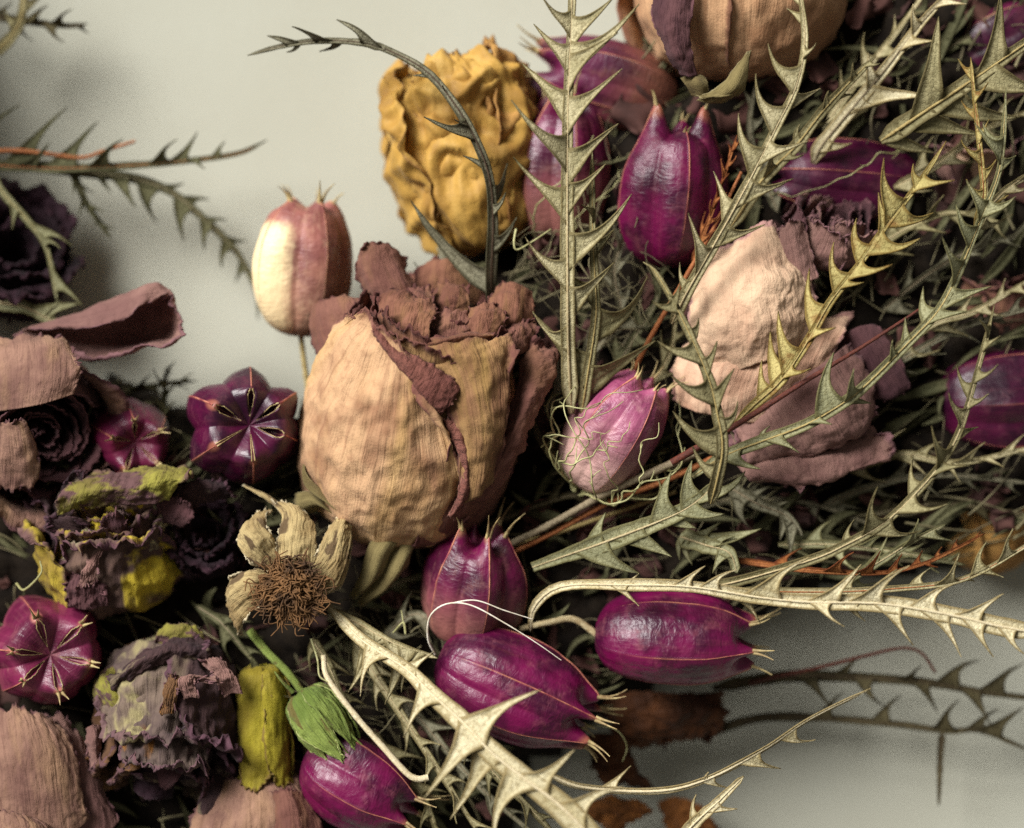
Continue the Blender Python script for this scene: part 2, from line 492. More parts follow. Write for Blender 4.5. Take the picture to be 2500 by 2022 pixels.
# ----------------------------------------------------------------- wall
def build_wall():
    k = Nt('painted_wall')
    o = k.obj()
    n1 = k.noise(o, 0.0016, 3, 0.5)
    n2 = k.noise(o, 0.35, 2, 0.6)
    n3 = k.noise(o, 0.02, 4, 0.6)
    c = k.mix(k.ramp(n1, 0.3, 0.7), lin(184, 185, 171), lin(178, 178, 163))
    c = k.mix(k.math('MULTIPLY', k.ramp(n2, 0.42, 0.7), 0.5), c, lin(164, 161, 145))
    m = k.finish(c, 0.75, k.bump(k.math('ADD', k.math('MULTIPLY', n2, 0.6), n3), 0.12, 4.0), 0.25)
    y = WALL * U * -1
    # slightly wavy plaster sheet with real thickness
    nx, nz = 60, 50
    X, Z = np.meshgrid(np.linspace(-1.2, 1.2, nx), np.linspace(-1.0, 1.0, nz))
    Y = y + 0.0006 * perlin(stk([X * 6, Z * 6, X * 0], -1))
    V = stk([X, Y, Z], -1).reshape(-1, 3)
    w = mesh_obj('wall', V, gridF(nz, nx), m, solid=30)
    w['kind'] = 'structure'
    w['label'] = 'pale cream painted wall behind the flowers'
WALL = -420
build_wall()

# ----------------------------------------------------------------- toothed leaf sprigs
VIEW = np.array([0, -1.0, 0])
SPRIGS = 'toothed grey green leaf sprigs of the wreath'
def sprig(label, pts, w, tips, leaf='leaf_pale', rib='rib_pale', roll=0.0, shift=0.75, lift=42, name='leaf_sprig', cat='leaf sprig',
          tooth_w=1.0, sideon=0.0, bare=False, taper=0.35, curl=0.22, seed=0, base_back=0.46, group=SPRIGS, parent=None, droop=0.0, edge=None, wing=1.5, rib_w=0.24, start=0.07):
    r_ = np.random.default_rng(seed + int(abs(pts[0][0]) + abs(pts[0][1]) * 3))
    Wp = np.array([P(*p) for p in pts])
    C, L = resample(catmull(Wp, 160), 140)
    T = nrm(np.gradient(C, axis=0))
    N = VIEW - np.sum(T * VIEW, 1, keepdims=True) * T
    N = nrm(N)
    sl = np.linspace(0, 1, len(C))
    N = rotv(N, T, np.radians(roll + 26 * perlin(stk([sl * 4 + seed, sl * 0 + 1.7, sl * 0 + seed], 1))))
    B = np.cross(T, N)
    root = parent or thing(name, label, cat, C[0], group)
    s = np.linspace(0, 1, len(C))
    rad = w * 0.5 * U * (1 - (1 - taper) * s ** 1.2)
    rad = rad * (0.35 + 0.65 * sstep(0, start, s)) * (1 - 0.85 * sstep(0.93, 1.0, s))
    wob = fbm(stk([s * 14, s * 0 + seed, s * 0 + 3.3], 1), 2) * 0.12
    idx = np.linspace(0, len(C) - 1, 46).astype(int)
    V, F = tubeVF(C[idx] + N[idx] * rad[idx][:, None] * 0.12, rad[idx] * rib_w * (1 + wob[idx]), 8)
    th = np.tile(np.linspace(0, 1, 8), len(idx)); uu = np.repeat(s[idx] * L / U / 60, 8)
    mesh_obj('midrib', V, F, M[rib], root, {'rim': np.zeros(len(V))}, stk([th, uu], 1))
    # narrow blade wing along the midrib
    if not bare:
        a = np.linspace(-1, 1, 9)
        wid = rad[idx] * wing * (1 + 0.18 * fbm(stk([s[idx] * 9, s[idx] * 0 + seed, s[idx] * 0 + 7], 1), 2))
        Vb = C[idx][:, None] + B[idx][:, None] * (a[None, :, None] * wid[:, None, None]) + N[idx][:, None] * ((np.abs(a) ** 2.5)[None, :, None] * wid[:, None, None] * 0.28 - rad[idx][:, None, None] * 0.2)
        mesh_obj('blade', Vb.reshape(-1, 3), gridF(len(idx), 9), M[leaf], root, {'rim': np.tile(np.abs(a), len(idx)), 'vv': np.zeros(len(idx) * 9)}, solid=2.5)
    if isinstance(tips, dict):      # automatic teeth: spacing, length, start, stop, angle
        sp, ln = tips['sp'], tips['len']
        a0, a1 = tips.get('a', 0.06), tips.get('b', 0.97)
        ang = math.radians(tips.get('ang', 42))
        px, py, pd = PX(C)
        out, q, side = [], a0, 1
        while q < a1:
            i = int(q * (len(C) - 1))
            tx, ty = px[min(i + 2, len(C) - 1)] - px[max(i - 2, 0)], py[min(i + 2, len(C) - 1)] - py[max(i - 2, 0)]
            m = math.hypot(tx, ty) + 1e-6
            tx, ty = tx / m, ty / m
            aa = ang * r_.uniform(0.75, 1.25)
            l = ln * r_.uniform(0.75, 1.2) * (1 - 0.45 * q)
            dx = tx * math.cos(aa) - side * ty * math.sin(aa)
            dy = ty * math.cos(aa) + side * tx * math.sin(aa)
            out.append((px[i] + dx * l, py[i] + dy * l, None, q))
            side = -side
            q += sp * r_.uniform(0.8, 1.2) / 2 / (L / U)
        tips = out
    px, py, pd = PX(C)
    for k, tp in enumerate(tips):
        if len(tp) == 4:
            tx, ty, _, q = tp
            i = int(q * (len(C) - 1))
            near = i
            dist = math.hypot(px[i] - tx, py[i] - ty)
            c = s[i]
        else:
            tx, ty = tp[0], tp[1]
            dd = np.hypot(px - tx, py - ty)
            near = int(np.argmin(dd))
            c = max(0.01, s[near] - shift * dd[near] * U / L)
            dist = math.hypot(px[int(c * 139)] - tx, py[int(c * 139)] - ty)
        ci = int(c * (len(C) - 1))
        tdep = pd[ci] + (tp[2] if len(tp) == 3 else r_.uniform(-1, 1.2) * lift) - droop * dist
        tip = P(tx, ty, tdep)
        ln = np.linalg.norm(tip - C[ci])
        A_i = np.clip(c - base_back * min(ln, 140 * U) / L, 0, 1) * (len(C) - 1)
        B_i = np.clip(c + 0.3 * min(ln, 110 * U) / L, 0, 1) * (len(C) - 1)
        ns, nv = 11, 13
        lerp = lambda arr, f: stk([np.interp(f, np.arange(len(arr)), arr[:, j]) for j in range(3)], -1)
        a = np.linspace(-1, 1, ns)
        base = lerp(C, A_i + (a * 0.5 + 0.5) * (B_i - A_i))
        v = np.linspace(0, 1, nv)[:, None] ** 1.25
        ax = nrm(tip - C[ci])
        tpv = T[ci] - np.sum(T[ci] * ax) * ax
        tpv = nrm(tpv)
        sw = (0.060 * ln * tooth_w + 0.10 * w * U) * r_.uniform(0.8, 1.2)
        side = np.sign(np.sum((tip - C[ci]) * B[ci]))
        bow = r_.uniform(-0.03, 0.2) * ln
        mid = C[ci] + v * (tip - C[ci]) - tpv * (np.sin(np.pi * v ** 0.9) * bow)
        half = sw * (1 - v) ** 0.85 * (1 + 0.08 * np.sin(v * 9 + k))
        dec0, dec1 = (1 - v) ** 3.7, (1 - v) ** 5.2
        E0 = mid - tpv * half * (1 - dec0) + (base[0] - C[ci]) * dec0
        E1 = mid + tpv * half * (1 - dec1) + (base[-1] - C[ci]) * dec1
        f = (a * 0.5 + 0.5)[None, :, None]
        G = E0[:, None] * (1 - f) + E1[:, None] * f
        G = G + (base - (base[0] * (1 - f[0]) + base[-1] * f[0]))[None] * ((1 - v) ** 6)[:, None]
        wd = np.linalg.norm(E1 - E0, axis=1)[:, None, None]
        wd = np.minimum(wd, 0.35 * ln)
        Nn = nrm(np.cross(ax, tpv)); Nn = Nn if np.sum(Nn * N[ci]) > 0 else -Nn
        prof = curl * 1.1 * (np.abs(a) ** 3) + 0.06 * np.exp(-(a / 0.16) ** 2)
        h = prof[None, :, None] * np.minimum(wd, 3.2 * sw) * sstep(0.0, 0.2, v)[:, None]
        G = G + Nn * h
        G = G + Nn * (fbm(G / U * 0.02 + seed, 2)[..., None] * 3.0 * U * v[:, None])
        G = G + Nn * (np.sin(v * np.pi)[:, None] * r_.uniform(-0.05, 0.09) * ln)
        rim = np.tile(np.abs(a), (nv, 1)); rim = np.maximum(rim, np.repeat(sstep(0.75, 1.05, v), ns, 1))
        mesh_obj('leaf_lobe', G.reshape(-1, 3), gridF(nv, ns), M[leaf], root, {'rim': rim.ravel(), 'vv': np.repeat(v, ns)}, solid=3.0)
    return root

# ----------------------------------------------------------------- plain stems and threads
def stem(label, pts, r0, r1=None, rib='rib_pale', name='dried_stalk', cat='stalk', parent=None, part='stem', n=40, knobs=0.1, group=None):
    C, L = resample(catmull(np.array([P(*p) for p in pts]), 120), n)
    s = np.linspace(0, 1, n)
    r1 = r0 if r1 is None else r1
    r = (r0 + (r1 - r0) * s) * U * (1 + knobs * fbm(stk([s * 18, s * 0 + r0, s * 0], 1), 2))
    V, F = tubeVF(C, r, 8)
    uv = stk([np.tile(np.linspace(0, 1, 8), n), np.repeat(s * L / U / 60, 8)], 1)
    if parent is not None:
        return mesh_obj(part, V, F, M[rib], parent, uv=uv)
    o = mesh_obj(name, V, F, M[rib], None, uv=uv)
    return tag(o, label, cat, group)

# ----------------------------------------------------------------- seed pods
BODY = [(0.02, 0.0), (0.30, 0.012), (0.62, 0.075), (0.84, 0.19), (0.965, 0.34), (1.0, 0.50), (0.97, 0.66), (0.87, 0.80), (0.72, 0.91)]
CREST = [(0.58, 0.985), (0.46, 1.0), (0.30, 0.965), (0.14, 0.91), (0.0, 0.875)]
GROOV = [(0.60, 0.945), (0.46, 0.945), (0.30, 0.915), (0.14, 0.885), (0.0, 0.875)]
CREST_C = [(0.54, 0.965), (0.38, 0.992), (0.25, 0.992), (0.12, 0.972), (0.0, 0.955)]
GROOV_C = [(0.52, 0.945), (0.36, 0.962), (0.22, 0.958), (0.10, 0.953), (0.0, 0.955)]
PODS = 'ribbed seed pods of the wreath'
def pod(label, base, top, R, mat='pod', n=6, phase=0.0, groove=0.10, beak=0.10, horn=55, splay=0.7, slit=0.0, hornmat='horn', sutmat='suture',
        wr=0.012, panel=(), seed=0, sut=1.0, threads=0, stem_pts=None, stem_r=5, flat=1.0, horn_curl=0.6, group=PODS, bendv=(0, 0, 0), cuts=None, beaks=None, thread_gap=0.12, beak_w=0.4):
    r_ = np.random.default_rng(seed + 5)
    b0, t0 = P(*base), P(*top)
    H = np.linalg.norm(t0 - b0)
    k = (DPX - 0.5 * (base[2] + top[2])) / DPX
    R = R * U * k
    ez = nrm(t0 - b0)
    ref = VIEW if abs(np.dot(VIEW, ez)) < 0.75 else np.array([0, 0, 1.0])
    ex = nrm(ref - np.dot(ref, ez) * ez)
    ey = np.cross(ez, ex)
    ph = math.radians(phase)
    nth, nbody = n * 28, 40
    th = np.linspace(0, 2 * np.pi, nth, endpoint=False)
    kap = 0.5 + 0.5 * np.cos(n * th)
    lobe_i = np.round(th / (2 * np.pi / n)).astype(int) % n
    dth = np.abs((th * n / (2 * np.pi) + 0.5) % 1 - 0.5) * (2 * np.pi / n)
    crest = np.exp(-(dth / (0.035)) ** 2)
    star = slit > 0
    prof_c = catmull(np.array(BODY + (CREST if star else CREST_C)), 64)
    prof_g = catmull(np.array(BODY + (GROOV if star else GROOV_C)), 64)
    ub, hi = (0.665, 42) if star else (0.735, 46)
    uu = np.linspace(0, 1, 64)
    kb = np.clip(1 - dth / (np.pi / n), 0, 1)
    kb = 0.65 * kb ** 0.85 + 0.35 * kap ** 0.6
    r = prof_c[:, 0][:, None] * kb + prof_g[:, 0][:, None] * (1 - kb)
    z = prof_c[:, 1][:, None] * kb + prof_g[:, 1][:, None] * (1 - kb)
    body_w = np.sin(np.pi * np.clip(uu / 0.70, 0, 1)) ** 0.7
    crown_w = sstep(0.55, 0.72, uu)
    r = r * (1 - 1.25 * groove * (1 - kb)[None] * np.maximum(body_w, 0.5 * crown_w)[:, None])
    amp = r_.uniform(0.88, 1.08, n)
    r = r * (1 + (amp[lobe_i] - 1)[None] * kap[None] * body_w[:, None])
    r = r + 0.012 * crest[None] * np.sin(np.pi * np.clip(uu / 0.8, 0, 1))[:, None]
    bk = np.exp(-((uu - ub) / 0.085) ** 2)[:, None] * np.exp(-(dth / (beak_w * np.pi / n)) ** 2)[None]
    bamp = np.array(beaks) if beaks is not None else r_.uniform(0.6, 1.2, n)
    bk = bk * bamp[lobe_i][None]
    z = z + beak * bk
    r = r + beak * 0.25 * splay * bk
    if slit:
        sl = np.exp(-(dth / 0.09) ** 2)[None] * np.exp(-((uu - 0.80) / 0.09) ** 4)[:, None]
        sa = r_.uniform(0.4, 1.3, n) if cuts is None else np.array(cuts)
        z = z - slit * sl * sa[lobe_i][None]
    thw = th + 0.10 * np.sin(th + seed * 1.9) + 0.06 * np.sin(2 * th + seed * 2.7) + ph
    r = r * (1 + 0.05 * np.cos(th + seed * 2.3))[None]
    X = r * np.cos(thw)[None]; Y = r * np.sin(thw)[None]
    p3 = stk([X * 1.7, Y * 1.7, z * 2.4 + np.zeros_like(X)], -1) + seed * 3.1
    nz = fbm(p3, 3)
    w2 = ridged(stk([X * 2.2, Y * 2.2, z * 11], -1) + seed, 2)
    disp = 1 + 0.035 * nz + wr * w2 * (0.35 + 0.65 * np.clip(fbm(p3 * 1.4 + 5, 2) + 0.4, 0, 1)) * body_w[:, None]
    X, Y = X * disp * R, Y * disp * R * flat
    Z = z * H
    def W(x, y, zz):
        f = (zz / H)
        bend = np.asarray(bendv) * R
        return b0 + x[..., None] * ex + y[..., None] * ey + zz[..., None] * ez + (f * (1 - f) * 4)[..., None] * bend
    V = W(X, Y, Z + 0 * X)
    loc = b0
    root = thing('seed_pod', label, 'seed pod', loc, group)
    pan = np.zeros(nth)
    for li in panel:
        dl = np.abs((th * n / (2 * np.pi) - li + n / 2) % n - n / 2)
        pan = np.maximum(pan, 1 - sstep(0.12, 0.62, dl))
    ones = np.ones((64, 1))
    att = {'u': (prof_c[:, 1][:, None] + 0 * X), 'crest': crest[None] * sstep(0.05, 0.4, uu)[:, None], 'beak': bk,
           'panel': pan[None] * (sstep(0.06, 0.16, uu) * (1 - sstep(0.50, 0.62, uu)))[:, None]}
    uv = stk([np.tile(th / (2 * np.pi), (64, 1)), np.repeat(uu[:, None], nth, 1)], -1)
    body = mesh_obj('pod_body', V.reshape(-1, 3), gridF(64, nth, True), M[mat], root, {kk: np.asarray(vv).ravel() for kk, vv in att.items()}, uv)
    axis_c = V.mean(1)
    for j in range(n):
        jt = int(round(j * nth / n)) % nth
        line = V[:, jt]
        outw = nrm(line - axis_c)
        # pale ridge line along the crest
        i0, i1 = 8, hi + 1
        ln = line[i0:i1] - outw[i0:i1] * 0.003 * R
        V1, F1 = tubeVF(resample(ln, 26)[0], np.interp(np.linspace(0, 1, 26), [0, .45, 1], [0.003, 0.009, 0.024]) * R * sut * r_.uniform(0.35, 1.0), 5)
        mesh_obj('seam', V1, F1, M[sutmat], body)
        # horn: the two dried style tips standing on the beak
        hb = line[hi]
        rad = nrm(hb - axis_c[hi])
        tang = np.cross(ez, rad)
        hl = horn * U * k * r_.uniform(0.45, 1.15)
        bag = Bag()
        for sgn in (-1, 1):
            tt = np.linspace(0, 1, 12)[:, None]
            cl = horn_curl * r_.uniform(0.4, 1.3)
            path = hb - ez * 0.05 * R + ez * (tt * hl) * (1 - 0.35 * cl * tt) + rad * (tt * hl * splay * 0.7 + cl * tt ** 2.5 * hl * 0.6) + tang * sgn * (0.03 * R + tt ** 1.6 * hl * r_.uniform(0.05, 0.28))
            V1, F1 = tubeVF(path, np.interp(tt[:, 0], [0, 0.5, 1], [0.040, 0.020, 0.008]) * R, 6)
            if horn > 10:
                bag.add(V1, F1)
            if slit:   # pale torn lip along the open seam
                q = np.linspace(43, 58, 14).astype(int)
                wj = (0.03 + 0.10 * sa[j] * np.sin(np.pi * np.linspace(0, 1, 14)) ** 0.8)
                lip_j = np.round(jt + sgn * wj / (2 * np.pi) * nth).astype(int) % nth
                lp = V[q, lip_j] + ez * 0.008 * R
                V1, F1 = tubeVF(lp, np.interp(np.linspace(0, 1, 14), [0, 1], [0.012, 0.003]) * R, 5)
                bag.add(V1, F1)
        if bag.n:
            bag.build('horn' if horn > 10 else 'seam_lip', M[hornmat], root)
    if threads:
        for q in range(threads):
            a0 = r_.uniform(0, 2 * np.pi); zz = np.linspace(-0.06, r_.uniform(0.55, 1.05), 18)
            aa = a0 + np.cumsum(r_.normal(0, 0.07, 18)) + np.linspace(0, r_.uniform(-2.2, 2.2), 18)
            rr = np.interp(zz, prof_c[:46, 1], prof_c[:46, 0]) * R * (1.03 + 2 * thread_gap * np.abs(np.sin(np.arange(18) * 0.4 + a0))) + 0.5 * thread_gap * R
            C = W(rr * np.cos(aa), rr * np.sin(aa), zz * H)
            C = catmull(C, 44)
            bag = Bag()
            V1, F1 = tubeVF(C, np.linspace(2.3, 0.9, 44) * U * r_.uniform(0.8, 1.3), 5)
            bag.add(V1, F1)
            for b in range(3):
                i = r_.integers(6, 36)
                d = nrm(nrm(C[i + 3] - C[i]) + r_.normal(0, 0.6, 3))
                tt = np.linspace(0, 1, 8)[:, None]
                pb = C[i] + d * tt * r_.uniform(18, 46) * U + r_.normal(0, 6, 3) * U * tt ** 2
                V1, F1 = tubeVF(pb, np.linspace(1.8, 0.9, 8) * U, 4)
                bag.add(V1, F1)
            bag.build('bract_thread', M['thread'], root)
    if stem_pts:
        stem(None, stem_pts, stem_r, stem_r * 0.9, 'rib_olive', parent=root)
    return root

# ----------------------------------------------------------------- petals
def finish_petal(G, rim, mat, root, crumple, cscale, ruffle, name='petal', solid=2.6, seed=0, uvs=1.0, tear=0.0, long_w=0.0, facet=None, fold=None):
    nu, nv = G.shape[:2]
    du = np.gradient(G, axis=0); dv = np.gradient(G, axis=1)
    Nn = nrm(np.cross(du, dv))
    pp = G / U * cscale + seed * 7.7
    big = fbm(pp * np.array([1, 1, 1]), 3)
    rdg = ridged(pp * 1.9 + 4.2, 2) - 0.6
    a = np.linspace(-1, 1, nv)[None, :] + 0 * rim
    b = np.linspace(0, 1, nu)[:, None] + 0 * rim
    rr = np.clip(rim, 0, 1)
    ruf = perlin(stk([a * 4.2 + seed, b * 4.2, b * 0 + seed], -1)) * rr ** 3
    lw = (ridged(stk([a * 6 + 0.9 * big + seed * 1.3, b * 1.6 + 0.5 * big, a * 0 + seed], -1), 3) - 0.7) * long_w
    wrp = stk([a * 4.0 + 0.8 * big + seed, b * 4.0 + 0.8 * big, a * 0 + seed * 2.0])
    crease = -np.clip(1 - np.abs(perlin(wrp)) / 0.09, 0, 1) ** 1.5
    D = crumple * (big * 0.75 + 0.45 * rdg + 0.30 * crease) * (0.6 + 0.5 * rr) + ruffle * ruf + lw
    fa, fc = facet if facet else (crumple * 0.18, 62.0)
    if fold:
        D = D - fold[0] * (ridged(G / U / fold[1] + seed * 3.3, 2) - 0.6)
    wq = G / U / fc + seed * 1.7
    wq = wq + 0.25 * big[..., None]
    D = D - fa * (worley(wq) - 0.5) - 0.35 * fa * (worley(wq * 2.3 + 5.1) - 0.5)
    G = G + Nn * (D * U)[..., None]
    # ragged edge: pull the rim in and out along the surface
    if tear:
        inw = nrm(G.mean((0, 1)) - G)
        G = G + inw * (tear * U * (np.abs(perlin(stk([a * 16 + seed, b * 16, b * 0 + 2.2], -1))) + 1.6 * np.abs(perlin(stk([a * 4.5 + seed, b * 4.5, b * 0 + 8.2], -1)))) * rr ** 4)[..., None]
    uv = stk([a * 0.5 * uvs + 0.5, b * uvs], -1)
    return mesh_obj(name, G.reshape(-1, 3), gridF(nu, nv), M[mat], root, {'rim': rr.ravel()}, uv, solid=solid)

def patch(root, ctrl, mat, nu=60, nv=60, crumple=6, cscale=0.012, ruffle=10, name='petal', seed=0, tear=8, base_open=True, solid=2.6, rimw=0.16, long_w=0.0, part_label=None, facet=None, fold=None):
    """petal through a net of (pixel, pixel, depth) points; rows run from the petal's base to its lip"""
    W = np.array([[P(*p) for p in row] for row in ctrl])
    G = catmull(W, nu)
    G = np.swapaxes(catmull(np.swapaxes(G, 0, 1), nv), 0, 1)
    a = np.abs(np.linspace(-1, 1, nv))[None, :]
    b = np.linspace(0, 1, nu)[:, None]
    e = np.minimum(1 - a, (1 - b) * 1.3)
    if not base_open:
        e = np.minimum(e, b * 1.3)
    rim = 1 - np.clip(e / (rimw * 2), 0, 1)
    rim = rim + 0 * (a + b)
    o = finish_petal(G, rim, mat, root, crumple, cscale, ruffle, name, solid, seed, 1.0, tear, long_w, facet, fold)
    if part_label: o['label'] = part_label
    return o

def cup(root, base, axis, R, H, phi, half, mat, prof, nu=56, nv=64, flare=0.1, crumple=6, cscale=0.012, ruffle=10, seed=0, tear=8,
        top_drop=0.18, skew=0.0, spiral=0.08, name='petal', narrow=0.25, rimw=0.14, long_w=0.0, xref=None, solid=2.6, facet=None, fold=None):
    """rose petal wrapped round the flower's axis; prof = (radius, height) points from base to lip, in units of R, H"""
    ez = nrm(axis)
    ref = VIEW if abs(np.dot(VIEW, ez)) < 0.8 else np.array([0, 0, 1.0])
    ex = nrm(ref - np.dot(ref, ez) * ez); ey = np.cross(ez, ex)
    pr = catmull(np.array(prof, float), nu * 2)
    a = np.linspace(-1, 1, nv)[None, :]
    b = np.linspace(0, 1, nu)[:, None]
    jag = 0.05 * fbm(stk([a * 3.1 + seed, a * 0 + seed, a * 0], -1), 3)
    tmax = 1 - top_drop * np.abs(a) ** 2.4 + skew * a + jag
    t = np.clip(b * tmax, 0, 1.15)
    wid = half * (1 - narrow * np.clip((b - 0.45) / 0.55, 0, 1) ** 2)
    jag2 = 0.06 * fbm(stk([b * 3.3 + seed, b * 0 + 9, b * 0 + seed], -1), 3)
    f = math.radians(phi) + a * np.radians(wid) * (1 + jag2 * np.abs(a) ** 3)
    rr = np.interp(t.ravel(), np.linspace(0, 1, len(pr)), pr[:, 0]).reshape(t.shape)
    zz = np.interp(t.ravel(), np.linspace(0, 1, len(pr)), pr[:, 1]).reshape(t.shape)
    over = np.clip(t - 1, 0, 1); zz = zz + over * 0.9
    e = np.minimum((1 - np.abs(a)) * 1.0, (1 - b) * 1.25)
    rim = 1 - np.clip(e / (2 * rimw), 0, 1)
    edge = 1 - np.clip(e / 0.16, 0, 1)
    rr = rr * (1 + spiral * a) + flare * edge ** 2 * (0.5 + 0.8 * perlin(stk([a * 2.5 + seed, b * 2.5, a * b * 0 + seed], -1)))
    k = 1.0
    G = base + (rr * np.cos(f))[..., None] * ex * R * U + (rr * np.sin(f))[..., None] * ey * R * U + zz[..., None] * ez * H * U
    return finish_petal(G, rim + 0 * (a + b), mat, root, crumple, cscale, ruffle, name, solid, seed, 1.0, tear, long_w, facet, fold)
# ================================================================= core of the wreath, gap shade put into its dark colour
# unseen mass beyond the left edge, added to shade the left of the wall
SHADE_RING = np.array([(-1150, -500), (-380, -600), (-230, -150), (-200, 400), (-230, 950), (-200, 2250), (-1150, 2250)], float)
def build_core():
    poly = np.array([(-250, 905), (250, 925), (480, 1000), (690, 1060), (830, 900), (960, 760), (1120, 640), (1260, 560), (1290, 330), (1450, 190), (1560, 60), (1560, -250),
                     (2800, -250), (2800, 1330), (2300, 1380), (1960, 1440), (1760, 1560), (1560, 1700), (1400, 1800), (1290, 1900), (1240, 2300), (-250, 2300)], float)
    nx, ny = 200, 150
    X, Y = np.meshgrid(np.linspace(-1250, 2760, nx), np.linspace(-700, 2280, ny))
    p = stk([X, Y], -1)
    def signed(poly):
      ins = np.zeros(X.shape, bool); dist = np.full(X.shape, 1e9)
      for i in range(len(poly)):
        a, b = poly[i], poly[(i + 1) % len(poly)]
        cond = ((a[1] > Y) != (b[1] > Y)) & (X < (b[0] - a[0]) * (Y - a[1]) / (b[1] - a[1] + 1e-9) + a[0])
        ins ^= cond
        ab = b - a
        t = np.clip(((p - a) @ ab) / (ab @ ab), 0, 1)
        dist = np.minimum(dist, np.linalg.norm(p - (a + t[..., None] * ab), axis=-1))
      return np.where(ins, dist, -dist)
    s1, s2 = signed(poly), signed(SHADE_RING)
    sd = np.maximum(s1, s2) + 30 * fbm(stk([X * 0.012, Y * 0.012, X * 0], -1), 3)
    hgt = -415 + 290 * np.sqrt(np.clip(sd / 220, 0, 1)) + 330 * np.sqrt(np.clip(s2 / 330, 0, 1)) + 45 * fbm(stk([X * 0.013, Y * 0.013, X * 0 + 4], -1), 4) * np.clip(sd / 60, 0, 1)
    V = np.array([P(x, y, d) for x, y, d in zip(X.ravel(), Y.ravel(), hgt.ravel())])
    F = gridF(ny, nx)
    ok = (sd.ravel()[F] > -5).all(1)
    o = mesh_obj('shade_core', V, F[ok], M['core'], solid=20)
    tag(o, 'dark filler core for the shaded gaps between the flowers, with an added shading mass past the left edge', 'wreath base')
    return poly
poly = build_core()

def in_poly(x, y, poly=poly):
    ins = False
    for i in range(len(poly)):
        a, b = poly[i], poly[(i + 1) % len(poly)]
        if (a[1] > y) != (b[1] > y) and x < (b[0] - a[0]) * (y - a[1]) / (b[1] - a[1] + 1e-9) + a[0]:
            ins = not ins
    return ins

# tangle of fine dried stalks and threads over the core (nobody could count it)
def build_tangle():
    r_ = np.random.default_rng(3)
    bag = Bag(); leaf = Bag()
    n = 0
    while n < 2200:
        off = n > 1700  # the last ones cover the added shading mass out of frame
        x, y = (r_.uniform(-1050, -200), r_.uniform(-500, 2100)) if off else (r_.uniform(-50, 2550), r_.uniform(-50, 2080))
        pl = SHADE_RING if off else poly
        if not in_poly(x, y, pl):
            continue
        n += 1
        # flow of the wreath: up to the right in the upper half, down to the right below
        base_a = 55 if y < 700 else (28 if y < 1300 else -38 if x < 1300 else 8)
        a = math.radians(base_a + r_.normal(0, 24))
        l = r_.uniform(60, 260)
        d = r_.uniform(90, 240) if off else r_.uniform(-190, -60)
        bow = r_.normal(0, 18); bd = r_.normal(0, 40)
        tt = np.linspace(-0.5, 0.5, 9)
        ca, sa = math.cos(a), math.sin(a)
        pts = np.array([P(x + ca * l * t - sa * bow * (t * t * 4 - 1), y - sa * l * t - ca * bow * (t * t * 4 - 1), d + bd * t) for t in tt])
        if not in_poly(x + ca * l * 0.6, y - sa * l * 0.6, pl) or not in_poly(x - ca * l * 0.6, y + sa * l * 0.6, pl):
            continue
        if r_.random() < 0.6:
            V, F = tubeVF(pts, np.linspace(1, 0.5, 9) * r_.uniform(1.4, 4.0) * U, 5)
            bag.add(V, F)
        else:
            T = nrm(np.gradient(pts, axis=0)); B = nrm(np.cross(T, nrm(VIEW + r_.normal(0, 0.4, 3))))
            q = np.linspace(-1, 1, 5)
            wv = np.sin(np.linspace(0.12, np.pi - 0.02, 9)) * r_.uniform(6, 15) * U
            V = pts[:, None] + B[:, None] * q[None, :, None] * wv[:, None, None] + VIEW * (np.abs(q) ** 2)[None, :, None] * wv[:, None, None] * 0.5
            leaf.add(V.reshape(-1, 3), gridF(9, 5), rim=np.tile(np.abs(q), 9))
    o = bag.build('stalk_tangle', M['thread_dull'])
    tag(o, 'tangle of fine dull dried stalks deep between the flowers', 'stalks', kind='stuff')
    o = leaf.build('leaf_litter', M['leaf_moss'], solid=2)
    tag(o, 'narrow dull dried leaf blades deep between the flowers', 'leaf litter', kind='stuff')
build_tangle()

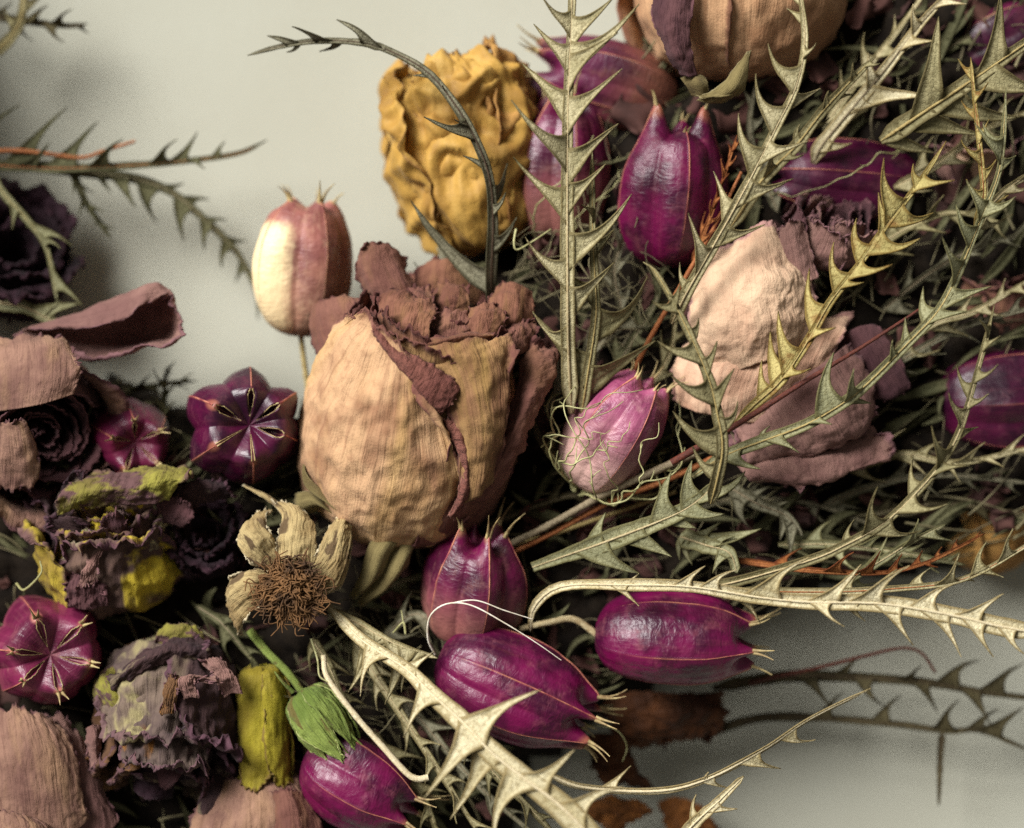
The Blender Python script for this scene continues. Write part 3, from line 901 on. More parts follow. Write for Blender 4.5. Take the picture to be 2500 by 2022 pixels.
def build_litter():
    r_ = np.random.default_rng(21)
    dark, fib = Bag(), Bag()
    n = 0
    while n < 260:
        x, y = r_.uniform(-30, 2530), r_.uniform(-30, 2060)
        if not in_poly(x, y) or not in_poly(x + 60, y) or not in_poly(x - 60, y) or not in_poly(x, y + 60):
            continue
        n += 1
        d = r_.uniform(-150, -70); l, w = r_.uniform(50, 130), r_.uniform(20, 52); t = r_.uniform(0, 6.3)
        g = np.zeros((12, 10, 3)); rim = np.zeros((12, 10))
        for i in range(12):
            v = i / 11 - 0.5
            ww = w * math.sqrt(max(0.02, 1 - (2 * v) ** 2)) * (1 + 0.3 * math.sin(9 * v + t))
            for j in range(10):
                s_ = j / 4.5 - 1
                g[i, j] = P(x + math.cos(t) * l * v - math.sin(t) * ww * s_, y + math.sin(t) * l * v + math.cos(t) * ww * s_, d + 22 * s_ * s_ * math.sin(t * 3 + 4 * v) + 25 * v + 10 * math.sin(7 * v + 3 * s_))
                rim[i, j] = max(abs(s_), abs(2 * v)) ** 3
        dark.add(g.reshape(-1, 3), gridF(12, 10), rim=rim.ravel())
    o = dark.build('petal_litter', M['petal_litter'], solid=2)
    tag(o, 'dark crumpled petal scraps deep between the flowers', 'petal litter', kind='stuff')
    for i in range(240):
        cx, cy = (1450, 700) if i < 110 else ((900, 1640) if i < 190 else (1700, 1280))
        x, y = r_.normal(cx, 95), r_.normal(cy, 110)
        a = r_.uniform(0, 6.3); l = r_.uniform(50, 150); c = r_.normal(0, 0.9)
        pts, q = [], np.array([x, y, r_.uniform(-80, 30)])
        for k in range(8):
            pts.append(P(*q)); a += c / 8 + r_.normal(0, 0.15)
            q = q + np.array([math.cos(a) * l / 8, math.sin(a) * l / 8, r_.normal(0, 5)])
        V, F = tubeVF(np.array(pts), np.linspace(1.6, 0.7, 8) * U, 4)
        fib.add(V, F)
    o = fib.build('fibre_wisps', M['thread_dull'])
    tag(o, 'pale wispy fibres caught between the stalks', 'fibres', kind='stuff')
build_litter()

# ================================================================= roses
BULB = [(0.10, 0), (0.52, 0.02), (0.82, 0.14), (0.98, 0.34), (0.99, 0.54), (0.90, 0.74), (0.78, 0.90), (0.74, 1.0)]
OPEN = [(0.10, 0), (0.50, 0.03), (0.80, 0.16), (0.95, 0.36), (0.96, 0.58), (0.92, 0.78), (0.98, 0.92), (1.12, 0.99)]
INNER = [(0.15, 0.2), (0.62, 0.3), (0.85, 0.5), (0.85, 0.7), (0.80, 0.88), (0.86, 1.0)]

def hero_rose():
    b = P(948, 1288, -130)
    root = thing('dried_rose', 'large upright dried rose bud with peach outer petal and brown mauve lip, at the centre', 'dried rose', b)
    ax = nrm(np.array([0.20, -0.36, 0.90]))
    R, H = 262, 590
    cup(root, b, ax, R * 1.0, H, -30, 76, 'petal_hero', BULB, 130, 130, flare=0.03, fold=(10, 130), facet=(4, 60), crumple=9, cscale=0.0075, ruffle=8, seed=1, skew=-0.10, top_drop=0.16, narrow=0.55, spiral=-0.02, rimw=0.12, long_w=1.2)
    cup(root, b, ax, R * 0.95, H * 0.95, 48, 58, 'petal_hero_mid', BULB, 80, 80, flare=0.05, crumple=10, cscale=0.010, ruffle=14, seed=2, top_drop=0.12, narrow=0.3, long_w=2.0)
    cup(root, b, ax, R * 1.03, H * 0.90, 84, 62, 'petal_hero_curl', BULB, 90, 90, flare=0.12, crumple=9, cscale=0.010, ruffle=18, seed=3, top_drop=0.1, narrow=0.35, long_w=2.0)
    cup(root, b, ax, R * 1.0, H * 1.02, 165, 70, 'petal_hero_in', OPEN, 60, 70, flare=0.08, crumple=12, ruffle=22, seed=4, narrow=0.2)
    cup(root, b, ax, R * 0.88, H * 0.98, -112, 52, 'petal_hero_curl', BULB, 60, 70, flare=0.06, crumple=10, ruffle=20, seed=5, narrow=0.3)
    k = 6
    for ring, (rr, cnt, hh, zz) in enumerate([(0.80, 5, 1.02, 0), (0.64, 5, 1.03, 0), (0.48, 4, 1.01, 0), (0.34, 3, 0.98, 0), (0.20, 3, 0.96, 0)]):
        for j in range(cnt):
            cup(root, b, ax, R * rr, H * hh * random.uniform(0.93, 1.03), 360 / cnt * j + ring * 41 + random.uniform(-14, 14), 46 + 8 * ring, 'petal_hero_in' if (j + ring) % 3 else 'petal_hero_mid', INNER,
                54, 54, flare=0.09, crumple=8, cscale=0.011, ruffle=15, seed=k, top_drop=0.14, narrow=0.15, spiral=0.16, tear=16)
            k += 1
    # mauve lip of the outer petal folded back along its right edge
    patch(root, [[(905, 765, 200), (950, 822, 225), (1035, 872, 240), (1100, 915, 235), (1138, 950, 215)],
                 [(905, 790, 225), (945, 845, 255), (1020, 900, 270), (1085, 945, 262), (1125, 965, 235)],
                 [(915, 820, 222), (950, 868, 250), (1005, 925, 262), (1060, 985, 255), (1100, 1000, 240)],
                 [(925, 835, 205), (965, 885, 228), (1000, 930, 240), (1055, 1000, 235), (1075, 1022, 225)]], 'petal_lip', 40, 80, crumple=8, cscale=0.02, ruffle=10, seed=37, tear=16, base_open=False)
    patch(root, [[(1078, 1015, 215), (1108, 1080, 205), (1128, 1150, 190), (1118, 1210, 165), (1095, 1262, 130)],
                 [(1100, 1010, 215), (1130, 1080, 215), (1142, 1150, 200), (1132, 1215, 175), (1100, 1268, 135)],
                 [(1128, 985, 190), (1150, 1080, 185), (1160, 1150, 170), (1148, 1215, 145), (1110, 1272, 110)]], 'petal_lip', 30, 80, crumple=7, cscale=0.02, ruffle=12, seed=38, tear=16, base_open=False)
    # curled loose flaps at the back left and top left
    patch(root, [[(800, 900, 0), (830, 880, 40), (865, 840, 60), (880, 800, 50)],
                 [(765, 860, -20), (800, 815, 30), (850, 775, 50), (888, 762, 50)],
                 [(750, 790, -30), (785, 750, 10), (840, 735, 40), (890, 742, 40)],
                 [(758, 742, -60), (790, 728, -30), (840, 722, 0), (880, 730, 20)]], 'petal_hero_curl', 44, 44, crumple=8, ruffle=10, seed=31, tear=10)
    patch(root, [[(905, 790, -10), (960, 780, 30), (1010, 760, 20), (1050, 745, -10)],
                 [(880, 710, -10), (930, 700, 45), (985, 690, 40), (1010, 690, 0)],
                 [(868, 640, 10), (905, 625, 40), (960, 625, 20), (1000, 650, -20)],
                 [(885, 600, 50), (905, 585, 40), (950, 592, 10), (1000, 625, -30)]], 'petal_hero_curl', 46, 46, crumple=8, ruffle=14, seed=32, tear=10)
    patch(root, [[(1010, 790, -40), (1100, 760, -60), (1180, 760, -80), (1240, 790, -100)],
                 [(1000, 720, -50), (1090, 700, -30), (1170, 710, -60), (1230, 740, -100)],
                 [(1015, 655, -60), (1090, 640, -30), (1160, 665, -50), (1215, 700, -110)],
                 [(1050, 632, -70), (1100, 630, -60), (1150, 650, -70), (1195, 690, -120)]], 'petal_hero_in', 46, 46, crumple=9, ruffle=16, seed=33, tear=10)
    # folded lip lying over the throat at the front
    patch(root, [[(1000, 850, 150), (1060, 860, 190), (1130, 845, 190), (1200, 840, 160)],
                 [(990, 828, 170), (1050, 838, 215), (1130, 822, 215), (1215, 820, 180)],
                 [(1000, 815, 160), (1050, 826, 190), (1120, 812, 195), (1210, 812, 160)]], 'petal_hero_in', 30, 50, crumple=8, ruffle=16, seed=35, tear=10)
    # right-hand lip rolled outwards
    patch(root, [[(1085, 1285, 40), (1165, 1170, 110), (1225, 1040, 130), (1262, 930, 110), (1270, 830, 60)],
                 [(1110, 1275, 60), (1195, 1165, 140), (1262, 1035, 165), (1305, 915, 145), (1300, 820, 90)],
                 [(1118, 1285, 50), (1222, 1180, 110), (1282, 1062, 140), (1352, 900, 110), (1335, 835, 70)],
                 [(1112, 1290, 20), (1216, 1195, 70), (1288, 1070, 90), (1362, 885, 60), (1338, 840, 30)]], 'petal_hero_curl', 44, 100, crumple=9, cscale=0.02, ruffle=30, seed=36, tear=26, fold=(6, 60), rimw=0.2)
    # wrapped petals filling the upper right of the bud
    patch(root, [[(1165, 900, 90), (1230, 890, 80), (1300, 860, 40)], [(1180, 810, 110), (1245, 785, 105), (1312, 795, 60)], [(1190, 730, 60), (1255, 705, 60), (1300, 735, 20)], [(1215, 700, 20), (1260, 690, 15), (1290, 715, -10)]], 'petal_hero_in', 50, 46, crumple=8, ruffle=22, seed=43, tear=18, fold=(7, 80))
    patch(root, [[(1115, 1240, 140), (1160, 1215, 160), (1205, 1175, 140)], [(1110, 1090, 200), (1180, 1075, 220), (1245, 1040, 180)], [(1060, 945, 218), (1160, 930, 240), (1262, 900, 195)], [(1015, 862, 195), (1130, 848, 222), (1268, 826, 172)], [(1020, 838, 165), (1130, 826, 190), (1262, 808, 145)]], 'petal_hero_mid', 70, 60, crumple=8, ruffle=26, seed=44, tear=24, fold=(9, 90), rimw=0.3)
    patch(root, [[(925, 830, 120), (985, 850, 160), (1050, 860, 170)], [(915, 770, 120), (985, 785, 170), (1060, 800, 180)], [(925, 715, 90), (1000, 735, 140), (1075, 765, 150)], [(960, 700, 50), (1010, 715, 90), (1065, 745, 100)]], 'petal_hero_in', 50, 50, crumple=8, ruffle=20, seed=45, tear=16, fold=(7, 80))
    for i, ct in enumerate([
        [[(1030, 850, 120), (1090, 850, 150), (1160, 845, 140)], [(1025, 800, 120), (1095, 790, 160), (1165, 795, 140)], [(1040, 762, 80), (1100, 752, 110), (1160, 765, 95)]],
        [[(1120, 840, 130), (1180, 835, 150), (1240, 820, 120)], [(1130, 785, 130), (1185, 775, 150), (1240, 775, 115)], [(1150, 745, 80), (1190, 735, 95), (1232, 748, 70)]],
        [[(960, 800, 80), (1010, 790, 110), (1060, 780, 90)], [(965, 745, 70), (1015, 735, 100), (1065, 738, 80)], [(985, 705, 20), (1025, 695, 40), (1060, 705, 30)]],
        [[(1050, 790, 40), (1100, 770, 70), (1150, 765, 50)], [(1055, 735, 30), (1105, 722, 60), (1150, 728, 40)], [(1070, 695, -20), (1108, 685, 0), (1142, 698, -15)]],
        [[(1215, 880, 120), (1262, 868, 120), (1300, 850, 80)], [(1225, 830, 125), (1268, 815, 125), (1310, 812, 80)], [(1240, 795, 80), (1275, 782, 85), (1305, 788, 50)]]]):
        patch(root, ct, 'petal_hero_in' if i % 2 else 'petal_hero_curl', 44, 44, crumple=7, cscale=0.016, ruffle=30, seed=310 + i, tear=18, fold=(6, 60), rimw=0.2)
    # sepals at the base
    for i, ct in enumerate([[[(960, 1270, 40), (985, 1275, 50), (1010, 1270, 40)], [(900, 1330, 60), (930, 1345, 80), (960, 1340, 60)], [(880, 1400, 40), (905, 1420, 60), (930, 1405, 40)], [(852, 1455, 10), (858, 1462, 10), (866, 1464, 10)]],
                            [[(985, 1280, 20), (1005, 1285, 30), (1030, 1280, 20)], [(955, 1350, 40), (980, 1375, 60), (1005, 1350, 40)], [(905, 1420, 20), (940, 1440, 40), (985, 1390, 20)], [(870, 1475, -10), (880, 1480, -10), (900, 1470, -10)]],
                            [[(905, 1270, 60), (880, 1280, 80), (870, 1260, 60)], [(830, 1240, 70), (800, 1230, 100), (790, 1200, 80)], [(765, 1190, 60), (742, 1180, 80), (745, 1150, 70)], [(745, 1110, 40), (742, 1105, 40), (750, 1095, 40)]],
                            [[(880, 1290, 40), (850, 1285, 60), (830, 1265, 40)], [(800, 1240, 40), (775, 1230, 70), (765, 1205, 60)], [(760, 1250, 20), (730, 1240, 40), (730, 1200, 40)], [(718, 1240, 0), (716, 1225, 0), (722, 1205, 0)]]]):
        patch(root, ct, 'sepal', 34, 16, crumple=3, ruffle=4, name='sepal', seed=40 + i, tear=2, rimw=0.1)
hero_rose()

def top_rose():
    b = P(1790, 190, -150)
    root = thing('dried_rose', 'tan dried rose with closed globe, cut by the top edge', 'dried rose', b)
    ax = nrm(np.array([-0.02, -0.15, 1.0]))
    R, H = 262, 520
    cup(root, b, ax, R * 1.0, H, 14, 70, 'petal_top', BULB, 80, 90, flare=0.03, crumple=9, cscale=0.010, ruffle=10, seed=51, fold=(9, 140))
    cup(root, b, ax, R * 0.97, H, -62, 55, 'petal_top', BULB, 70, 70, flare=0.05, crumple=9, cscale=0.010, ruffle=10, seed=52, fold=(9, 130))
    cup(root, b, ax, R * 0.98, H, 100, 60, 'petal_top', BULB, 60, 60, crumple=10, ruffle=10, seed=53, long_w=1.5)
    cup(root, b, ax, R * 0.97, H, -150, 60, 'petal_top', BULB, 50, 50, crumple=10, ruffle=10, seed=54)
    patch(root, [[(1660, 185, 110), (1680, 190, 130), (1705, 185, 120)], [(1618, 120, 130), (1650, 120, 155), (1690, 110, 140)], [(1590, 40, 130), (1640, 40, 160), (1690, 30, 140)], [(1590, -40, 110), (1650, -40, 140), (1700, -50, 130)]],
          'petal_dusk', 50, 30, crumple=12, ruffle=10, seed=55)
    for i, ct in enumerate([[[(1760, 205, 90), (1780, 225, 110), (1800, 235, 90)], [(1730, 225, 120), (1770, 235, 140), (1815, 215, 120)], [(1700, 235, 100), (1710, 240, 110), (1720, 240, 100)]],
                            [[(1700, 245, 90), (1730, 252, 100), (1770, 250, 90)], [(1760, 205, 130), (1790, 215, 150), (1820, 215, 130)], [(1825, 125, 140), (1830, 124, 140), (1834, 122, 140)]],
                            [[(1660, 190, 80), (1675, 210, 100), (1690, 235, 80)], [(1690, 180, 110), (1705, 205, 130), (1715, 235, 110)], [(1725, 190, 100), (1728, 210, 110), (1728, 230, 100)]]]):
        patch(root, ct, 'sepal', 30, 18, crumple=4, ruffle=5, name='sepal', seed=56 + i, tear=2)
top_rose()

def right_rose():
    b = P(1720, 990, -60)
    root = thing('dried_rose', 'opened pale pink dried rose with creased outer petal behind crossing toothed sprigs', 'dried rose', b)
    # big pale creased petal
    patch(root, [[(1740, 925, 40), (1790, 905, 90), (1850, 885, 110), (1930, 860, 100), (2005, 800, 60)],
                 [(1690, 860, 50), (1760, 830, 120), (1850, 800, 150), (1930, 770, 135), (2000, 740, 80)],
                 [(1676, 770, 40), (1755, 735, 120), (1840, 705, 155), (1920, 690, 140), (1985, 690, 80)],
                 [(1690, 680, 10), (1760, 645, 70), (1830, 625, 115), (1900, 620, 110), (1955, 650, 70)],
                 [(1735, 620, -30), (1780, 590, 10), (1830, 565, 50), (1885, 535, 70), (1915, 555, 60)]], 'petal_pale', 100, 100, fold=(9, 100), facet=(4, 60), crumple=8, cscale=0.011, ruffle=12, seed=61, tear=8, long_w=1.5)
    # lower peach petals
    patch(root, [[(1640, 980, 0), (1720, 1010, 40), (1820, 1030, 60), (1940, 1030, 40)],
                 [(1630, 900, 0), (1730, 910, 80), (1850, 930, 110), (2010, 930, 60)],
                 [(1660, 840, -10), (1760, 860, 60), (1900, 840, 90), (2070, 830, 40)],
                 [(1720, 800, -60), (1830, 800, -10), (1960, 770, 10), (2090, 760, -20)]], 'petal_peach', 80, 80, crumple=7, cscale=0.010, ruffle=24, seed=62, long_w=1.5, tear=20, fold=(8, 120))
    patch(root, [[(1770, 1010, 30), (1880, 960, 80), (1990, 900, 80), (2080, 830, 30)],
                 [(1790, 1080, 40), (1920, 1040, 100), (2040, 980, 100), (2130, 900, 40)],
                 [(1810, 1130, 30), (1940, 1100, 70), (2080, 1050, 80), (2150, 990, 30)],
                 [(1830, 1120, 10), (1950, 1120, 40), (2080, 1080, 50), (2140, 1020, 10)]], 'petal_mauve', 80, 80, crumple=7, cscale=0.010, ruffle=26, seed=63, long_w=1.5, tear=20, fold=(7, 110))
    patch(root, [[(1770, 1060, -20), (1900, 1080, 10), (2030, 1080, 10), (2150, 1030, -20)],
                 [(1775, 1110, 0), (1890, 1130, 50), (2040, 1120, 50), (2180, 1070, 10)],
                 [(1810, 1160, 10), (1920, 1170, 60), (2040, 1160, 60), (2190, 1110, 20)],
                 [(1870, 1170, 0), (1960, 1200, 40), (2060, 1165, 40), (2200, 1080, 10)]], 'petal_mauve', 70, 90, crumple=7, ruffle=40, seed=64, tear=24, fold=(6, 90))
    patch(root, [[(2040, 830, -20), (2090, 800, 0), (2140, 790, -10)], [(2070, 920, 0), (2130, 880, 20), (2190, 850, 0)], [(2100, 970, 0), (2170, 960, 20), (2225, 930, 0)], [(2120, 985, -10), (2180, 975, 0), (2215, 950, -10)]],
          'petal_dusk', 44, 40, crumple=8, ruffle=14, seed=65, tear=10)
    # ruffled dark heart at the upper right
    c = P(1985, 660, -80)
    ax = nrm(np.array([0.25, -0.6, 0.75]))
    k = 66
    for rr, cnt, hh in ((0.98, 5, 1.0), (0.7, 4, 1.02), (0.45, 3, 1.0), (0.22, 2, 0.97)):
        for j in range(cnt):
            cup(root, c, ax, 120 * rr, 190 * hh * random.uniform(0.92, 1.05), 360 / cnt * j + 60 * rr + random.uniform(-12, 12), 50, 'petal_dusk' if j % 2 else 'petal_mauve', INNER, 48, 52, flare=0.12, crumple=8, cscale=0.014, ruffle=15, seed=k, spiral=0.14, tear=16)
            k += 1
    patch(root, [[(1930, 700, 80), (1960, 690, 100), (2000, 680, 90)], [(1905, 620, 100), (1945, 600, 110), (1980, 600, 80)], [(1895, 560, 90), (1930, 530, 100), (1960, 540, 70)]], 'petal_mauve', 40, 40, crumple=8, ruffle=16, seed=81, tear=12)
right_rose()

def left_rose():
    b = P(60, 1010, -190)
    root = thing('dried_rose', 'tan dried rose with dark open throat, cut by the left edge', 'dried rose', b)
    ax = nrm(np.array([0.40, -0.86, -0.26]))
    R, H = 185, 300
    k = 91
    cup(root, b, ax, R * 1.05, H * 0.98, 170, 75, 'petal_left', OPEN, 70, 80, flare=0.10, crumple=9, cscale=0.012, ruffle=12, seed=k)
    cup(root, b, ax, R * 1.0, H * 0.95, -75, 60, 'petal_left', OPEN, 70, 80, flare=0.10, crumple=9, cscale=0.012, ruffle=12, seed=k + 1)
    cup(root, b, ax, R * 1.05, H * 0.9, 60, 60, 'petal_mauve', BULB, 60, 60, flare=0.10, crumple=9, ruffle=12, seed=k + 2)
    cup(root, b, ax, R * 1.0, H * 0.93, -10, 60, 'petal_mauve', BULB, 60, 60, flare=0.10, crumple=9, ruffle=12, seed=k + 3)
    k = 96
    for rr, cnt in ((0.78, 4), (0.63, 4), (0.5, 3), (0.38, 3), (0.26, 3), (0.14, 2)):
        for j in range(cnt):
            cup(root, b, ax, R * rr, H * (0.92 - 0.12 * (0.8 - rr)), 360 / cnt * j + rr * 300, 62, 'petal_dusk', INNER, 36, 40, flare=0.05, crumple=5, ruffle=9, seed=k, spiral=0.18, top_drop=0.1)
            k += 1
    patch(root, [[(-60, 1010, 60), (30, 1000, 120), (110, 985, 140), (190, 960, 120)], [(-60, 930, 70), (30, 925, 130), (120, 920, 150), (205, 905, 130)],
                 [(-60, 870, 50), (30, 855, 100), (120, 845, 110), (190, 860, 100)], [(-60, 830, 0), (30, 818, 30), (110, 815, 40), (160, 830, 40)]], 'petal_left', 80, 90, crumple=5, ruffle=26, seed=118, tear=26, fold=(4, 140))
    patch(root, [[(-60, 1190, 30), (0, 1205, 60), (60, 1205, 60), (95, 1180, 50)], [(-60, 1120, 60), (0, 1130, 100), (60, 1130, 110), (100, 1120, 90)], [(-60, 1050, 80), (0, 1060, 130), (50, 1060, 140), (85, 1060, 120)], [(-60, 1010, 90), (0, 1025, 140), (35, 1020, 150), (60, 1015, 130)]],
          'petal_left', 50, 44, crumple=6, ruffle=28, seed=119, base_open=False, tear=24, fold=(7, 100))
left_rose()

def loose_petal():
    b = P(60, 810, -60)
    root = thing('rose_petal', 'curled mauve dried petal reaching right above the left rose', 'petal', b)
    patch(root, [[(28, 822, -60), (45, 812, -70), (55, 806, -70), (65, 803, -50), (75, 806, -30)],
                 [(110, 838, -50), (130, 820, -90), (150, 800, -90), (175, 770, -30), (160, 800, 20)],
                 [(215, 888, -20), (235, 845, -110), (240, 800, -120), (262, 735, -30), (235, 802, 40)],
                 [(300, 870, 20), (320, 830, -120), (315, 780, -130), (325, 708, -30), (290, 785, 50)],
                 [(350, 850, 50), (400, 820, -90), (385, 760, -110), (378, 690, -20), (335, 755, 40)],
                 [(400, 852, 70), (430, 830, -10), (430, 780, -50), (412, 708, -20), (372, 728, 20)],
                 [(455, 815, 70), (448, 805, 20), (444, 780, -10), (425, 722, -10), (400, 715, 10)]], 'petal_mauve', 100, 90, crumple=8, cscale=0.014, ruffle=18, seed=121, tear=16, base_open=True, rimw=0.08)
loose_petal()

def cluster(name, label, cat, base, ax, R, H, rings, mats, crumple, cscale, ruffle, seed, prof=OPEN, flare=0.15, tear=16, nres=44, group=None, long_w=0.0, facet=None, fold=None):
    b = P(*base)
    root = thing(name, label, cat, b, group)
    k = seed
    rr_ = random.Random(seed)
    for rr, cnt, hh in rings:
        for j in range(cnt):
            cup(root, b, nrm(np.array(ax)), R * rr * rr_.uniform(0.94, 1.06), H * hh * rr_.uniform(0.88, 1.05), 360 / cnt * j + rr * 97 + rr_.uniform(-15, 15), 200 / cnt + 14, mats[k % len(mats)], prof, nres, nres,
                flare=flare, crumple=crumple, cscale=cscale, ruffle=ruffle, seed=k, tear=tear, spiral=0.08, top_drop=0.2, long_w=long_w, facet=facet, fold=fold)
            k += 1
    return root

cluster('dried_rose', 'crumpled golden yellow dried rose head against the bare wall', 'dried rose', (1185, 605, -215), (-0.20, -0.1, 1.0), 180, 492,
        [(1.0, 4, 1.0), (0.85, 4, 1.0), (0.6, 3, 0.99), (0.3, 2, 0.96)], ['petal_yellow', 'petal_yellow', 'petal_yellow', 'petal_ochre'], 10, 0.0075, 30, 131, long_w=4, facet=(6, 60), fold=(38, 145), prof=[(0.2, 0.03), (0.7, 0.08), (0.98, 0.25), (1.05, 0.5), (1.08, 0.7), (1.0, 0.82), (0.82, 0.94), (0.5, 1.0)], flare=0.05, nres=72)
def shards(root, c, rx, ry, n, mats, seed):
    """small curled torn petal pieces lying on a withered head"""
    q = np.random.default_rng(seed)
    for i in range(n):
        a, rr = q.uniform(0, 2 * np.pi), math.sqrt(q.random())
        x, y = c[0] + rx * rr * math.cos(a), c[1] + ry * rr * math.sin(a)
        d = c[2] + 45 * (1 - rr * rr)
        t = a + q.normal(0, 0.7) + math.pi / 2 * (q.random() < 0.4)
        l, w = q.uniform(60, 130), q.uniform(26, 60)
        ca, sa = math.cos(t), math.sin(t)
        ct = []
        for v, wf, dz in ((-0.5, 0.7, -30), (-0.1, 1.0, 10), (0.25, 0.9, 22), (0.5, 0.45, q.uniform(-5, 45))):
            row = []
            for s_, ez in ((-1, q.uniform(-25, 25)), (-0.35, 0), (0.35, 4), (1, q.uniform(-25, 25))):
                row.append((x + ca * l * v - sa * w * s_ * wf, y + sa * l * v + ca * w * s_ * wf, d + dz + ez))
            ct.append(row)
        patch(root, ct, mats[i % len(mats)], 30, 28, crumple=4, cscale=0.02, ruffle=24, seed=seed * 100 + i, tear=18, rimw=0.14, long_w=2, facet=(2, 40))

def regrow(ct, grow=1.0, flat=1.0):
    """scale a petal's net about its middle, and soften how far its folds stand out"""
    a = np.array(ct, float)
    m = a.mean((0, 1))
    a[..., :2] = m[:2] + (a[..., :2] - m[:2]) * grow
    rm = a[..., 2].mean(1, keepdims=True)
    a[..., 2] = rm + (a[..., 2] - rm) * flat
    return a.tolist()

def withered():
    root = cluster('dried_rose', 'withered yellow and purple rose head below the left rose', 'dried rose', (285, 1468, -120), (-0.05, -0.42, 0.9), 168, 300,
        [(1.0, 4, 0.95), (0.82, 4, 1.02), (0.55, 3, 1.0), (0.3, 2, 0.95)], ['petal_rot', 'petal_rot_pale', 'petal_rot_dark', 'petal_rot_yellow', 'petal_rot'], 9, 0.012, 30, 151, nres=64, long_w=5, fold=(13, 85), flare=0.16, tear=30)
    rows = [
     ('petal_rot_lime', [[(165, 1245, 70), (215, 1232, 95), (280, 1225, 85), (345, 1222, 105), (400, 1205, 70)], [(170, 1205, 110), (230, 1198, 135), (300, 1190, 120), (360, 1180, 140), (430, 1172, 90)],
                         [(200, 1180, 70), (250, 1170, 90), (310, 1165, 80), (370, 1158, 95), (450, 1158, 60)], [(240, 1168, 10), (280, 1160, 20), (330, 1155, 10), (380, 1150, 25), (440, 1152, 10)]]),
     ('petal_rot_yellow', [[(165, 1400, 70), (180, 1408, 90), (200, 1402, 80), (212, 1385, 60)], [(128, 1345, 90), (160, 1340, 125), (195, 1335, 110), (228, 1318, 70)], [(122, 1295, 90), (158, 1285, 130), (198, 1275, 118), (240, 1268, 70)], [(148, 1248, 40), (180, 1240, 80), (210, 1235, 70), (250, 1235, 30)]]),
     ('petal_rot_pale', [[(345, 1425, 60), (380, 1440, 85), (420, 1432, 70), (448, 1415, 40)], [(332, 1370, 90), (370, 1365, 130), (410, 1358, 110), (452, 1340, 60)], [(335, 1300, 100), (368, 1295, 140), (405, 1280, 118), (446, 1275, 60)], [(352, 1245, 60), (380, 1240, 85), (408, 1232, 75), (436, 1238, 30)]]),
     ('petal_rot', [[(205, 1330, 60), (250, 1318, 80), (300, 1295, 80), (345, 1262, 60)], [(215, 1295, 100), (262, 1280, 130), (312, 1252, 130), (365, 1218, 90)], [(235, 1268, 70), (275, 1252, 100), (325, 1225, 100), (385, 1195, 60)]]),
     ('petal_rot_dark', [[(225, 1440, 20), (265, 1462, 40), (310, 1462, 35), (350, 1440, 10)], [(215, 1385, 50), (262, 1378, 15), (305, 1380, 60), (348, 1365, 30)], [(222, 1325, 60), (270, 1318, 30), (312, 1305, 70), (355, 1300, 40)], [(250, 1275, 30), (285, 1265, 20), (325, 1255, 50), (365, 1250, 20)]]),
     ('petal_mauve', [[(228, 1345, 105), (240, 1335, 125), (256, 1325, 110)], [(208, 1390, 115), (222, 1385, 138), (240, 1378, 118)], [(192, 1430, 90), (208, 1430, 112), (230, 1425, 95)]]),
     ('petal_rot_dark', [[(385, 1262, -10), (440, 1238, 20), (500, 1222, 0), (562, 1208, -30)], [(400, 1222, 20), (450, 1205, 55), (505, 1195, 30), (545, 1190, 0)], [(425, 1182, 0), (470, 1175, 30), (510, 1172, 10), (535, 1175, -10)]]),
     ('petal_rot_dark', [[(60, 1450, -60), (170, 1490, -20), (300, 1480, -20), (440, 1460, -60)], [(70, 1330, -60), (170, 1350, 0), (300, 1350, 0), (450, 1320, -60)], [(110, 1230, -80), (200, 1220, -30), (310, 1210, -30), (440, 1200, -80)]]),
     ('petal_dusk', [[(172, 1470, 60), (215, 1478, 85), (260, 1468, 60)], [(165, 1435, 80), (210, 1432, 110), (255, 1440, 85)], [(178, 1408, 60), (210, 1405, 80), (245, 1415, 65)]])]
    for i, (mt, ct) in enumerate(rows):
        if i not in (0, 5, 6, 8):
            continue
        patch(root, regrow(ct, 1.5 if i in (1, 2, 3) else 1.25, 0.45), mt, 70, 64, crumple=6, cscale=0.02, ruffle=44, seed=151 + i, tear=20, rimw=0.14, long_w=3, fold=(7, 60), facet=(3, 40))
    shards(root, (280, 1290, 40), 160, 120, 7, ['petal_rot_dark', 'petal_rot', 'petal_dusk'], 5)
withered()
